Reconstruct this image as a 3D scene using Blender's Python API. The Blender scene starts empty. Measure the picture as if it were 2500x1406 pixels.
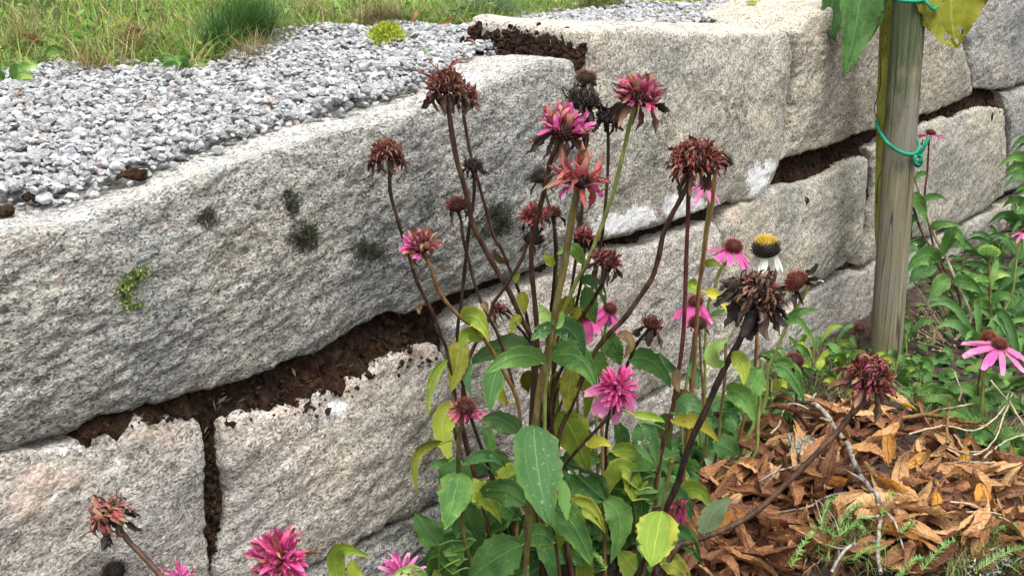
import bpy, math, random
import numpy as np
from mathutils import Vector, Matrix, noise

random.seed(7); RNG = np.random.default_rng(11)
scene = bpy.context.scene
COL = scene.collection

# ------------------------------------------------------------------ camera, sky, sun, exposure
CAM_H = 1.05; PITCH = math.radians(17.6233); FPX = 3000.0          # focal length in pixels of a 2500 px wide frame
cam_d = bpy.data.cameras.new('camera'); cam = bpy.data.objects.new('camera', cam_d); COL.objects.link(cam)
cam.location = (0, 0, CAM_H); cam.rotation_euler = (math.pi/2 - PITCH, 0, 0)
cam_d.sensor_width = 36; cam_d.lens = 36*FPX/2500; cam_d.clip_start = 0.02; cam_d.clip_end = 500
scene.camera = cam

SUN_EL, SUN_AZ = math.radians(70), math.radians(162)              # azimuth from +Y towards +X
world = bpy.data.worlds.new('World'); scene.world = world; world.use_nodes = True
wn = world.node_tree.nodes; wl = world.node_tree.links
bg = wn['Background']
sky = wn.new('ShaderNodeTexSky'); sky.sky_type = 'NISHITA'; sky.sun_disc = False
sky.sun_elevation = SUN_EL; sky.sun_rotation = SUN_AZ; sky.dust_density = 6; sky.air_density = 1.4
hs = wn.new('ShaderNodeHueSaturation'); hs.inputs['Saturation'].default_value = 0.28      # an overcast, nearly white sky
wl.new(sky.outputs[0], hs.inputs['Color']); wl.new(hs.outputs[0], bg.inputs['Color']); bg.inputs['Strength'].default_value = 0.15
sun_d = bpy.data.lights.new('sun', 'SUN'); sun = bpy.data.objects.new('sun', sun_d); COL.objects.link(sun)
sun_d.energy = 0.75; sun_d.angle = math.radians(35); sun_d.color = (1, 0.965, 0.91)
sd = Vector((math.sin(SUN_AZ)*math.cos(SUN_EL), math.cos(SUN_AZ)*math.cos(SUN_EL), math.sin(SUN_EL)))
sun.rotation_euler = sd.to_track_quat('Z', 'Y').to_euler(); sun.location = (0, 0, 8)
vs = scene.view_settings
vs.view_transform = 'Standard'; vs.look = 'None'; vs.gamma = 1; vs.exposure = 1.28; vs.use_curve_mapping = False
scene.cycles.max_bounces = 8

# ------------------------------------------------------------------ measuring: rays through the photograph, world points
CF = np.array([0, math.cos(PITCH), -math.sin(PITCH)]); CU = np.array([0, math.sin(PITCH), math.cos(PITCH)]); CR = np.array([1., 0, 0])
CAM = np.array([0, 0, CAM_H])
def ray(x, y): return CR*((x-1250)/FPX) - CU*((y-703)/FPX) + CF
def P(x, y, Y):                                                     # the point at distance Y
    q = ray(x, y); return CAM + q*(Y/q[1])
def G(x, y, z=0.0):                                                 # the point at height z
    q = ray(x, y); return CAM + q*((z-CAM_H)/q[2])
WA = G(1950, 862); WB = G(2480, 535); WD = (WB-WA)/np.linalg.norm(WB-WA); WN = np.array([WD[1], -WD[0], 0.])   # wall line, normal to the bed
UP = np.array([0, 0, 1.])
def Wp(x, y, off=0.0):                                              # the point on the wall face
    q = ray(x, y); a = WA + WN*off; return CAM + q*((WN@(a-CAM))/(WN@q))
def UZ(x, y):
    p = Wp(x, y); return np.array([(p-WA)@WD, p[2]])
def topx(p):                                                        # world points (n,3) -> photograph pixels
    v = np.asarray(p)-CAM; z = v@CF
    return np.stack([1250+FPX*(v@CR)/z, 703-FPX*(v@CU)/z], -1)

# ------------------------------------------------------------------ objects
WM = {}
def link(o): COL.objects.link(o); return o
def tag(o, label=None, cat=None, group=None, kind=None):
    if label: o['label'] = label
    if cat: o['category'] = cat
    if group: o['group'] = group
    if kind: o['kind'] = kind
    return o
def thing(name, loc, label, cat, group=None):
    o = link(bpy.data.objects.new(name, None)); o.empty_display_size = 0.02
    o.location = tuple(loc); WM[o.name] = Matrix.Translation(Vector(loc)); return tag(o, label, cat, group)
def put(name, me, parent=None, world=None):
    o = link(bpy.data.objects.new(name, me)); m = world if world is not None else Matrix.Identity(4)
    if parent is not None:
        o.parent = parent; o.matrix_parent_inverse = WM[parent.name].inverted()
    o.matrix_basis = m; WM[o.name] = m.copy(); return o
def mesh(name, v, f, mat=None, uv=None, smooth=True, cols=None):
    me = bpy.data.meshes.new(name)
    if isinstance(f, np.ndarray):
        v = np.asarray(v, np.float32); n, k = f.shape
        me.vertices.add(len(v)); me.vertices.foreach_set('co', v.ravel())
        me.loops.add(n*k); me.loops.foreach_set('vertex_index', f.astype(np.int32).ravel())
        me.polygons.add(n); me.polygons.foreach_set('loop_start', np.arange(0, n*k, k, dtype=np.int32))
        me.update(calc_edges=True)
    else:
        me.from_pydata([tuple(p) for p in v], [], f)
    if uv is not None:
        li = np.empty(len(me.loops), np.int32); me.loops.foreach_get('vertex_index', li)
        ul = me.uv_layers.new(name='UVMap'); ul.data.foreach_set('uv', np.asarray(uv, np.float32)[li].ravel())
    if cols is not None:
        for nm, c in cols.items():
            c = np.asarray(c, np.float32); c4 = np.ones((len(v), 4), np.float32); c4[:, :c.shape[1]] = c
            at = me.color_attributes.new(nm, 'FLOAT_COLOR', 'POINT'); at.data.foreach_set('color', c4.ravel())
    me.polygons.foreach_set('use_smooth', np.full(len(me.polygons), smooth))
    if mat: me.materials.append(mat)
    me.update(); return me
def gridfaces(nu, nv, close=False):                                 # vertex index = i*nv + j
    i, j = np.meshgrid(np.arange(nu-1), np.arange(nv-1), indexing='ij'); a = (i*nv+j).ravel()
    return np.stack([a, a+nv, a+nv+1, a+1], -1)
class Bag:                                                          # collects several pieces into one mesh
    def __init__(s): s.v = []; s.f = []; s.uv = []; s.c = []; s.n = 0
    def add(s, v, f, uv=None, c=None):
        v = np.asarray(v, float); f = np.asarray(f); s.v.append(v); s.f.append(f+s.n); s.n += len(v)
        s.uv.append(np.zeros((len(v), 2)) if uv is None else np.asarray(uv)); s.c.append(np.tile(np.asarray(c if c is not None else (1, 1, 1)), (len(v), 1)))
    def mesh(s, name, mat, smooth=True, col=None):
        ks = {f.shape[1] for f in s.f}
        if ks == {3, 4}: s.f = [np.concatenate([f, f[:, -1:]], 1) if f.shape[1] == 3 else f for f in s.f]; ff = [tuple(dict.fromkeys(r)) for r in np.concatenate(s.f).tolist()]
        else: ff = np.concatenate(s.f)
        return mesh(name, np.concatenate(s.v), ff, mat, np.concatenate(s.uv), smooth, {col: np.concatenate(s.c)} if col else None)
def nrm(v): return v/(np.linalg.norm(v)+1e-12)
def catmull(pts, k=6):
    p = np.asarray(pts, float)
    if len(p) < 3: return np.array([p[0]+(p[-1]-p[0])*t for t in np.linspace(0, 1, k+1)])
    q = np.vstack([2*p[0]-p[1], p, 2*p[-1]-p[-2]]); out = []
    for i in range(1, len(q)-2):
        for t in np.linspace(0, 1, k, endpoint=False):
            a, b, c, d = q[i-1:i+3]
            out.append(.5*((2*b)+(c-a)*t+(2*a-5*b+4*c-d)*t*t+(3*b-a-3*c+d)*t**3))
    out.append(p[-1]); return np.array(out)
def tube(path, rad, sides=7):                                       # vertices, quads, uv
    p = np.asarray(path, float); n = len(p); r = np.broadcast_to(np.asarray(rad, float), (n,))
    T = np.gradient(p, axis=0); T /= np.linalg.norm(T, axis=1)[:, None]+1e-12
    ref = np.array([.3, -1, .2]) if abs(T[0] @ nrm(np.array([.3, -1, .2]))) < .9 else np.array([1., 0, 0])
    A = np.cross(T, ref); A /= np.linalg.norm(A, axis=1)[:, None]+1e-12; B = np.cross(T, A)
    an = np.linspace(0, 2*math.pi, sides, endpoint=False)
    v = p[:, None]+r[:, None, None]*(np.cos(an)[None, :, None]*A[:, None]+np.sin(an)[None, :, None]*B[:, None])
    i, j = np.meshgrid(np.arange(n-1), np.arange(sides), indexing='ij'); j2 = (j+1) % sides
    f = np.stack([i*sides+j, i*sides+j2, (i+1)*sides+j2, (i+1)*sides+j], -1).reshape(-1, 4)
    uv = np.stack(np.broadcast_arrays(np.arange(sides)[None]/sides, np.linspace(0, 1, n)[:, None]), -1).reshape(-1, 2)
    return v.reshape(-1, 3), f, uv

# ------------------------------------------------------------------ materials
class M:
    def __init__(s, name):
        s.m = bpy.data.materials.new(name); s.m.use_nodes = True; s.t = s.m.node_tree; s.b = s.t.nodes['Principled BSDF']; s.out = s.t.nodes['Material Output']
        s.b.inputs['Roughness'].default_value = .8; s.b.inputs['Specular IOR Level'].default_value = .25
    def n(s, typ, ins=None, **kw):
        x = s.t.nodes.new('ShaderNode'+typ)
        for k, v in kw.items(): setattr(x, k, v)
        for k, v in (ins or {}).items():
            if hasattr(v, 'is_linked') or isinstance(v, bpy.types.NodeSocket): s.t.links.new(v, x.inputs[k])
            else: x.inputs[k].default_value = v
        return x
    def math(s, op, a, b=0.0, clamp=False): return s.n('Math', {0: a, 1: b}, operation=op, use_clamp=clamp).outputs[0]
    def mix(s, f, a, b, mode='MIX'):
        x = s.n('Mix', data_type='RGBA', blend_type=mode)
        for k, v in ((0, f), (6, a), (7, b)):
            if isinstance(v, bpy.types.NodeSocket): s.t.links.new(v, x.inputs[k])
            else: x.inputs[k].default_value = (*v, 1) if isinstance(v, tuple) else v
        return x.outputs[2]
    def ramp(s, f, stops, interp='LINEAR'):
        x = s.n('ValToRGB', {0: f}); e = x.color_ramp.elements; x.color_ramp.interpolation = interp
        while len(e) < len(stops): e.new(.5)
        for k, (p, c) in enumerate(stops): e[k].position = p; e[k].color = (*c, 1) if isinstance(c, tuple) else (c, c, c, 1)
        return x.outputs[0]
    def smooth(s, v, a, b): return s.n('MapRange', {'Value': v, 'From Min': a, 'From Max': b}, interpolation_type='SMOOTHSTEP').outputs[0]
    def noise(s, vec, scale, detail=3, rough=.55, dist=0.0):
        i = {'Scale': scale, 'Detail': detail, 'Roughness': rough, 'Distortion': dist}
        if vec is not None: i['Vector'] = vec
        return s.n('TexNoise', i).outputs[0]
    def color(s, c): s.t.links.new(c, s.b.inputs['Base Color']); return s
    def bump(s, h, strength=.5, dist=.002): s.t.links.new(s.n('Bump', {'Height': h, 'Strength': strength, 'Distance': dist}).outputs[0], s.b.inputs['Normal']); return s
    def translucent(s, col, fac):
        t = s.n('BsdfTranslucent', {'Color': col}); x = s.n('MixShader', {0: fac, 1: s.b.outputs[0], 2: t.outputs[0]}); s.t.links.new(x.outputs[0], s.out.inputs['Surface'])
    def obj(s): return s.n('TexCoord').outputs['Object']
    def uv(s): return s.n('TexCoord').outputs['UV']
    def rnd(s): return s.n('ObjectInfo').outputs['Random']
    def sep(s, v): return s.n('SeparateXYZ', {0: v}).outputs
    def attr(s, name): return s.n('Attribute', attribute_name=name).outputs['Color']

def granite(name, dark, lo, mid, hi, pink=.5, bright=1.0, fol=(.82, 1.1, 1.12), tilt=.16):
    m = M(name); o = m.obj()
    q = m.n('Mapping', {'Vector': o, 'Rotation': (0, 0, -math.atan2(WD[1], WD[0]))}).outputs[0]
    q = m.n('Mapping', {'Vector': q, 'Rotation': (0, tilt, 0), 'Scale': fol}).outputs[0]
    wob = m.n('TexNoise', {'Vector': q, 'Scale': 70., 'Detail': 3.}).outputs['Color']
    qd = m.mix(.008, q, wob, 'ADD')
    vo = m.n('TexVoronoi', {'Vector': qd, 'Scale': 360.}); vr = m.sep(vo.outputs['Color'])
    n1 = m.noise(q, 300., 4, .8); n2 = m.noise(q, 42., 5, .65); n3 = m.noise(o, 5., 3, .5)
    k = m.math('ADD', m.math('MULTIPLY', vr[0], .42), m.math('ADD', m.math('MULTIPLY', n1, .75), m.math('MULTIPLY', n2, .4)))
    k = m.math('MULTIPLY', m.math('SUBTRACT', k, .785), 1.25); k = m.math('ADD', k, .52)
    c = m.ramp(k, [(.12, dark), (.32, lo), (.5, mid), (.72, hi), (.9, tuple(min(.8, x*1.25) for x in hi))])
    c = m.mix(m.math('MULTIPLY', m.smooth(vr[1], .86, .95), pink), c, (.52, .33, .25))
    front_mask = m.attr('front_mask'); fm = m.math('MULTIPLY', m.sep(front_mask)[0], m.math('ADD', .55, m.math('MULTIPLY', n2, .9))); c = m.mix(m.math('MULTIPLY', fm, .34), c, m.mix(1., c, (.50, .52, .49), 'MULTIPLY'))  # front faces toned darker than block tops and sides
    tone = m.ramp(n3, [(.3, (.72*bright, .735*bright, .76*bright)), (.5, (bright, bright, bright*.98)), (.7, (1.14*bright, 1.09*bright, 1.0*bright))])
    c = m.mix(1., c, tone, 'MULTIPLY')
    st = m.n('SeparateColor', {0: m.attr('stain')}).outputs
    nb = m.noise(o, 60., 5, .7); nf = m.noise(o, 260., 3, .7)
    jag = m.math('ADD', m.math('MULTIPLY', nb, .9), m.math('MULTIPLY', nf, .5)); jag = m.math('SUBTRACT', jag, .7)
    lime = m.smooth(m.math('ADD', st[0], jag), .38, .55)
    c = m.mix(lime, c, m.mix(m.smooth(nf, .35, .6), (.55, .57, .58), (.80, .81, .81)))
    algae = m.math('MULTIPLY', m.smooth(m.math('ADD', m.math('MULTIPLY', st[1], .95), m.math('MULTIPLY', jag, 2.4)), .42, .85), m.math('MULTIPLY', m.smooth(st[1], .05, .4), .82))
    c = m.mix(algae, c, (.030, .034, .020))
    warm = m.math('MULTIPLY', m.smooth(m.math('ADD', st[2], jag), .3, .8), .55)
    c = m.mix(warm, c, m.mix(.5, c, (.56, .36, .27)))
    m.color(c); m.b.inputs['Roughness'].default_value = .82
    rq = m.n('Mapping', {'Vector': q, 'Scale': (.7, 1, 1.25)}).outputs[0]
    r1 = m.math('ABSOLUTE', m.math('SUBTRACT', m.noise(rq, 55., 5, .6, .6), .5)); r2 = m.math('ABSOLUTE', m.math('SUBTRACT', m.noise(rq, 140., 4, .6, .4), .5))
    h = m.math('ADD', m.math('MULTIPLY', m.math('POWER', r1, .7), 1.3), m.math('ADD', m.math('MULTIPLY', m.math('POWER', r2, .7), .7), m.math('MULTIPLY', m.noise(q, 240., 4, .8), .35)))
    bp = m.n('Bump', {'Height': h, 'Distance': .0040, 'Strength': m.math('ADD', m.math('MULTIPLY', m.sep(front_mask)[0], .72), .28)}); m.t.links.new(bp.outputs[0], m.b.inputs['Normal']); return m.m
GREY = granite('granite_grey', (.040, .041, .041), (.135, .137, .134), (.285, .287, .275), (.44, .44, .41), .45, .96)
BEIGE = granite('granite_beige', (.07, .062, .055), (.22, .205, .185), (.42, .395, .36), (.62, .59, .54), .5, .84)
TAN = granite('granite_tan', (.07, .066, .056), (.20, .19, .165), (.36, .34, .29), (.54, .52, .455), .2, .88, (.9, 1, 1.), .4)
WARM = granite('granite_warm', (.07, .062, .05), (.20, .18, .145), (.36, .33, .265), (.54, .50, .42), .25, .88, (.9, 1, 1.), .4)

def soil_mat():
    m = M('peat_soil'); o = m.obj(); n1 = m.noise(o, 90., 6, .75); n2 = m.noise(o, 16., 3, .6)
    c = m.ramp(n1, [(.3, (.010, .006, .005)), (.5, (.027, .017, .012)), (.7, (.064, .042, .028))])
    c = m.mix(m.smooth(n2, .4, .65), c, m.mix(1., c, (1.5, 1.3, 1.1), 'MULTIPLY')); m.color(c); m.b.inputs['Roughness'].default_value = .95
    m.b.inputs['Specular IOR Level'].default_value = .08; m.bump(n1, 1., .008); return m.m
SOIL = soil_mat()

def gravel_mat():
    m = M('crushed_granite'); o = m.obj(); a = m.n('SeparateColor', {0: m.attr('tone')}).outputs
    n = m.noise(o, 420., 4, .7); v = m.sep(m.n('TexVoronoi', {'Vector': o, 'Scale': 380.}).outputs['Color'])[0]
    k = m.math('ADD', m.math('MULTIPLY', n, .8), m.math('MULTIPLY', v, .25))
    c = m.ramp(k, [(.25, (.10, .102, .106)), (.46, (.24, .242, .245)), (.65, (.36, .36, .355))])
    tint = m.ramp(a[1], [(.0, (.80, .86, .95)), (.10, (.96, .98, 1.)), (.93, (1., 1., .99)), (.975, (1.05, .93, .85)), (1., (1.08, .78, .68))])
    c = m.mix(1., c, tint, 'MULTIPLY')
    br = m.math('ADD', m.math('MULTIPLY', a[0], .75), .62); c = m.mix(1., c, m.n('CombineColor', {0: br, 1: br, 2: br}).outputs[0], 'MULTIPLY')
    m.color(c); m.bump(n, .35, .002); return m.m
GRAVEL = gravel_mat()
def flat_ground(name, stops, scale, d=.01):
    m = M(name); n = m.noise(m.obj(), scale, 6, .7); m.color(m.ramp(n, stops)); m.b.inputs['Roughness'].default_value = .95; m.bump(n, .8, d); return m.m
GRAVELBED = flat_ground('gravel_fines', [(.35, (.10, .10, .10)), (.65, (.36, .36, .36))], 160., .006)
EARTH = flat_ground('bed_earth', [(.3, (.018, .013, .010)), (.5, (.055, .040, .030)), (.72, (.11, .085, .066))], 45., .02)
TURF = flat_ground('turf_base', [(.35, (.022, .026, .010)), (.65, (.07, .065, .03))], 30., .02)

def petal_mat(name, base, tip, tp=.75, var=.25, trans=.2, rough=.6):
    m = M(name); u = m.sep(m.uv()); o = m.obj(); r = m.rnd()
    n = m.noise(o, 5., 3, .6)
    f = m.smooth(m.math('ADD', u[1], m.math('MULTIPLY', m.math('SUBTRACT', n, .5), .7)), tp-.25, tp+.2)
    c = m.mix(f, base, tip)
    st = m.math('SINE', m.math('MULTIPLY', u[0], 44.)); stv = m.math('ADD', m.math('MULTIPLY', st, .09), .95)
    br = m.math('MULTIPLY', stv, m.math('ADD', m.math('MULTIPLY', r, 2*var), 1-var))
    c = m.mix(1., c, m.n('CombineColor', {0: br, 1: br, 2: br}).outputs[0], 'MULTIPLY')
    m.color(c); m.b.inputs['Roughness'].default_value = rough; m.bump(m.math('ADD', st, m.math('MULTIPLY', n, 3.)), .35, .0006)
    m.translucent(c, trans); return m.m
PET = {
 'hot': petal_mat('petal_hot_pink', (.60, .070, .25), (.80, .22, .42), .9, .22, .3),
 'pale': petal_mat('petal_pale_pink', (.62, .16, .36), (.76, .34, .52), .85, .15, .3),
 'magenta': petal_mat('petal_magenta', (.38, .045, .14), (.50, .16, .20), .85, .35, .22),
 'orchid': petal_mat('petal_orchid', (.62, .10, .34), (.70, .26, .46), .85, .2, .28),
 'coral': petal_mat('petal_coral', (.33, .085, .070), (.40, .10, .13), .7, .35, .2),
 'dusty': petal_mat('petal_dusty_rose', (.36, .06, .085), (.34, .17, .11), .6, .4, .15),
 'tan': petal_mat('petal_tan', (.26, .11, .075), (.30, .17, .10), .6, .5, .12),
 'rust': petal_mat('petal_rust', (.115, .034, .026), (.20, .095, .06), .7, .5, .08),
 'brown': petal_mat('petal_brown', (.115, .060, .042), (.20, .115, .075), .7, .5, .06),
 'umber': petal_mat('petal_umber', (.045, .028, .022), (.075, .05, .038), .7, .5, .04),
 'black': petal_mat('petal_black', (.016, .011, .010), (.030, .022, .018), .7, .4, .02),
 'white': petal_mat('petal_white', (.66, .70, .60), (.74, .76, .70), .8, .12, .25),
}
def cone_mat(name, core, tip, top=None):
    m = M(name); u = m.sep(m.uv()); c = m.mix(m.smooth(u[1], .1, .95), core, tip)
    if top: c = m.mix(m.smooth(m.sep(m.obj())[2], .66, .86), c, m.mix(u[1], tuple(x*.5 for x in top), top))
    m.color(c); m.b.inputs['Roughness'].default_value = .55; return m.m
CONE = {
 'red': cone_mat('cone_dark_red', (.020, .006, .006), (.16, .030, .016)),
 'orange': cone_mat('cone_orange_brown', (.045, .008, .006), (.24, .052, .020)),
 'black': cone_mat('cone_black', (.010, .007, .006), (.028, .019, .014)),
 'brown': cone_mat('cone_brown', (.020, .009, .006), (.12, .050, .025)),
 'yellow': cone_mat('cone_black_yellow_top', (.010, .008, .006), (.032, .022, .014), (.55, .34, .02)),
 'green': cone_mat('cone_green', (.05, .12, .02), (.22, .36, .07)),
}
def stem_mat(name, a, b):
    m = M(name); o = m.obj(); n = m.noise(m.n('Mapping', {'Vector': o, 'Scale': (1, 1, .25)}).outputs[0], 110., 4, .65)
    m.color(m.mix(m.smooth(n, .38, .64), a, b)); m.b.inputs['Roughness'].default_value = .6; m.bump(n, .4, .0015); return m.m
STEM = {
 'brown': stem_mat('stem_brown', (.030, .015, .010), (.085, .045, .025)),
 'red': stem_mat('stem_red_brown', (.045, .012, .010), (.11, .040, .026)),
 'black': stem_mat('stem_blackish', (.012, .008, .007), (.045, .025, .018)),
 'olive': stem_mat('stem_olive', (.075, .060, .018), (.16, .13, .045)),
 'green': stem_mat('stem_green', (.14, .17, .04), (.27, .29, .09)),
 'ochre': stem_mat('stem_ochre', (.11, .055, .020), (.22, .13, .05)),
 'grey': stem_mat('twig_grey', (.13, .115, .10), (.32, .29, .25)),
 'straw': stem_mat('twig_straw', (.26, .21, .13), (.45, .38, .26)),
}
def leaf_mat(name, a, b, edge, spot=.12, vein=.45, gloss=.62, trans=.26):
    a, b, edge = (tuple(x*1.12 for x in q) for q in (a, b, edge)); m = M(name); uv = m.sep(m.uv()); o = m.obj(); r = m.rnd()
    ax = m.math('ABSOLUTE', m.math('SUBTRACT', uv[0], .5)); ax = m.math('MULTIPLY', ax, 2.)       # 0 midrib .. 1 margin
    n = m.noise(o, 38., 4, .6); n2 = m.noise(o, 130., 3, .6)
    c = m.mix(m.smooth(m.math('ADD', n, m.math('MULTIPLY', m.math('SUBTRACT', r, .5), .35)), .38, .64), a, b)
    c = m.mix(m.math('MULTIPLY', m.smooth(m.math('ADD', ax, m.math('MULTIPLY', m.math('SUBTRACT', n, .5), 1.2)), .62, 1.05), .75), c, edge)
    # veins: midrib, two long arching veins, and a net of side veins
    mid = m.math('SUBTRACT', 1., m.smooth(ax, .015, .06))
    lv = m.math('ABSOLUTE', m.math('SUBTRACT', ax, .42)); lv = m.math('SUBTRACT', 1., m.smooth(lv, .012, .05))
    sv = m.math('ABSOLUTE', m.math('SINE', m.math('SUBTRACT', m.math('MULTIPLY', uv[1], 21.), m.math('MULTIPLY', ax, 6.5)))); sv = m.math('SUBTRACT', 1., m.smooth(sv, .02, .16))
    ve = m.math('MAXIMUM', mid, m.math('MAXIMUM', m.math('MULTIPLY', lv, .3), m.math('MULTIPLY', sv, .30)))
    c = m.mix(m.math('MULTIPLY', ve, vein), c, tuple(min(.7, x*1.7+.04) for x in b))
    sp = m.smooth(m.noise(o, 190., 2, .5), .70-spot*.3, .80-spot*.3); c = m.mix(m.math('MULTIPLY', sp, .55), c, tuple(min(.6, x*1.9+.05) for x in b))
    bad = m.smooth(m.math('ADD', m.noise(o, 55., 3, .7), m.math('MULTIPLY', m.smooth(ax, .7, 1.), .13)), .66, .73); c = m.mix(m.math('MULTIPLY', bad, .8), c, (.07, .045, .02))
    m.color(c); m.b.inputs['Roughness'].default_value = gloss; m.b.inputs['Specular IOR Level'].default_value = .25
    m.bump(m.math('SUBTRACT', m.math('MULTIPLY', n2, .5), ve), .5, .0012); m.translucent(c, trans); return m.m
LEAF = {
 'deep': leaf_mat('leaf_deep_green', (.036, .100, .027), (.066, .150, .040), (.08, .16, .035), .25),
 'blue': leaf_mat('leaf_blue_green', (.050, .128, .044), (.088, .182, .062), (.11, .21, .045), .2),
 'mid': leaf_mat('leaf_mid_green', (.048, .125, .028), (.095, .20, .045), (.12, .22, .04), .2),
 'lime': leaf_mat('leaf_yellow_green', (.155, .24, .028), (.265, .325, .042), (.34, .34, .05), .1, .35),
 'yellow': leaf_mat('leaf_yellow', (.30, .31, .035), (.44, .42, .055), (.42, .34, .06), .05, .3),
 'olive': leaf_mat('leaf_olive', (.085, .105, .010), (.19, .20, .018), (.20, .17, .02), .1, .4),
 'mint': leaf_mat('leaf_pale_underside', (.22, .31, .16), (.34, .42, .24), (.32, .36, .16), .0, .35, .6),
 'dead': leaf_mat('leaf_withered', (.085, .055, .024), (.20, .14, .06), (.10, .06, .03), .0, .4, .7),
 'fresh': leaf_mat('leaf_pale_green', (.15, .27, .06), (.25, .38, .10), (.28, .40, .10), .1, .4),
}
def dead_leaf_mat(name, a, b, c3):
    m = M(name); uv = m.sep(m.uv()); r = m.rnd(); o = m.obj()
    ax = m.math('MULTIPLY', m.math('ABSOLUTE', m.math('SUBTRACT', uv[0], .5)), 2.)
    n = m.noise(m.n('Mapping', {'Vector': o, 'Location': m.n('CombineXYZ', {0: m.math('MULTIPLY', r, 9.)}).outputs[0]}).outputs[0], 3.5, 4, .65)
    c = m.ramp(m.math('ADD', m.math('MULTIPLY', m.math('SUBTRACT', r, .5), 1.0), n), [(.12, a), (.36, (b[0]*.8, b[1]*.74, b[2]*.85)), (.52, b), (.68, (b[0]*1.25, b[1]*1.3, b[2]*1.2)), (.9, c3)])
    sv = m.math('ABSOLUTE', m.math('SINE', m.math('SUBTRACT', m.math('MULTIPLY', uv[1], 37.7), m.math('MULTIPLY', ax, 8.)))); sv = m.math('SUBTRACT', 1., m.smooth(sv, .02, .3))
    mid = m.math('SUBTRACT', 1., m.smooth(ax, .02, .09)); ve = m.math('MAXIMUM', mid, m.math('MULTIPLY', sv, .5))
    c = m.mix(m.math('MULTIPLY', ve, .55), c, tuple(x*.40 for x in a)); m.color(c); m.b.inputs['Roughness'].default_value = .62
    m.bump(m.math('ADD', ve, n), .6, .02); m.translucent(c, .12); return m.m
FALL = dead_leaf_mat('fallen_leaf_brown', (.14, .060, .030), (.31, .150, .062), (.50, .30, .14))
FALLY = dead_leaf_mat('fallen_leaf_ochre', (.24, .10, .020), (.42, .20, .035), (.50, .30, .07))
LITTER = dead_leaf_mat('leaf_litter_dark', (.08, .035, .022), (.19, .085, .046), (.33, .17, .095))
# ------------------------------------------------------------------ the retaining wall, stone by stone
wall = thing('stone_wall', WA + WD*0.0, 'dry-laid retaining wall of large rough granite blocks with dark peat in the joints', 'wall')
def resample(pl, n, seed, jit=.004):
    p = np.asarray(pl, float); s = np.r_[0, np.cumsum(np.linalg.norm(np.diff(p, axis=0), axis=1))]; t = np.linspace(0, s[-1], n)
    q = np.stack([np.interp(t, s, p[:, k]) for k in (0, 1)], -1)
    a = np.array([noise.fractal(Vector((x*22, y*22, seed*3.1)), .8, 2.1, 4) for x, y in q]); b = np.array([noise.fractal(Vector((x*22+9, y*22, seed*1.7)), .8, 2.1, 4) for x, y in q])
    w = np.sin(np.linspace(0, math.pi, n))**.3
    return q + np.stack([a, b], -1)*jit*w[:, None]
STAINS = []   # (pixel x, y, rx, ry, channel) marks that belong to the stones: 0 lime, 1 algae, 2 rust and pink feldspar
STAINS += [(1500, 545, 50, 30, 0), (1560, 530, 45, 32, 0), (1655, 505, 42, 42, 0), (1700, 500, 30, 20, 0), (1850, 440, 34, 46, 0), (1880, 405, 16, 22, 0), (1460, 560, 24, 20, 0)]
STAINS += [(745, 580, 44, 40, 1), (710, 495, 26, 40, 1), (900, 610, 60, 38, 1), (505, 535, 40, 26, 1), (560, 590, 50, 24, 1), (1215, 535, 48, 52, 1), (1180, 560, 40, 30, 1), (1045, 515, 26, 30, 1), (630, 500, 20, 30, 1), (640, 620, 60, 26, 1), (940, 560, 40, 24, 1)]
STAINS += [(1790, 520, 26, 26, 2), (840, 945, 55, 22, 2), (690, 1005, 50, 16, 2), (130, 1165, 150, 40, 2), (60, 1230, 70, 60, 2), (560, 1040, 30, 20, 2), (2190, 610, 30, 20, 2), (380, 1060, 90, 30, 2), (2090, 560, 30, 20, 2), (1020, 860, 60, 22, 2)]
STAINS += [(285, 1130, 22, 60, 0), (820, 1000, 46, 40, 0), (1130, 790, 40, 40, 0), (640, 1010, 60, 18, 0), (150, 1100, 150, 30, 0)]
STAINS += [(2180, 420, 20, 60, 1), (1010, 862, 34, 14, 1), (1600, 340, 60, 110, 1), (1800, 260, 46, 110, 1), (1690, 180, 60, 50, 1)]
WEAK = {(1600, 340): .62, (1800, 260): .6, (1690, 180): .55, (640, 620): .55, (560, 590): .6, (940, 560): .6, (630, 500): .7, (285, 1130): .62, (150, 1100): .6, (1130, 790): .62, (640, 1010): .65, (820, 1000): .7}

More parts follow.
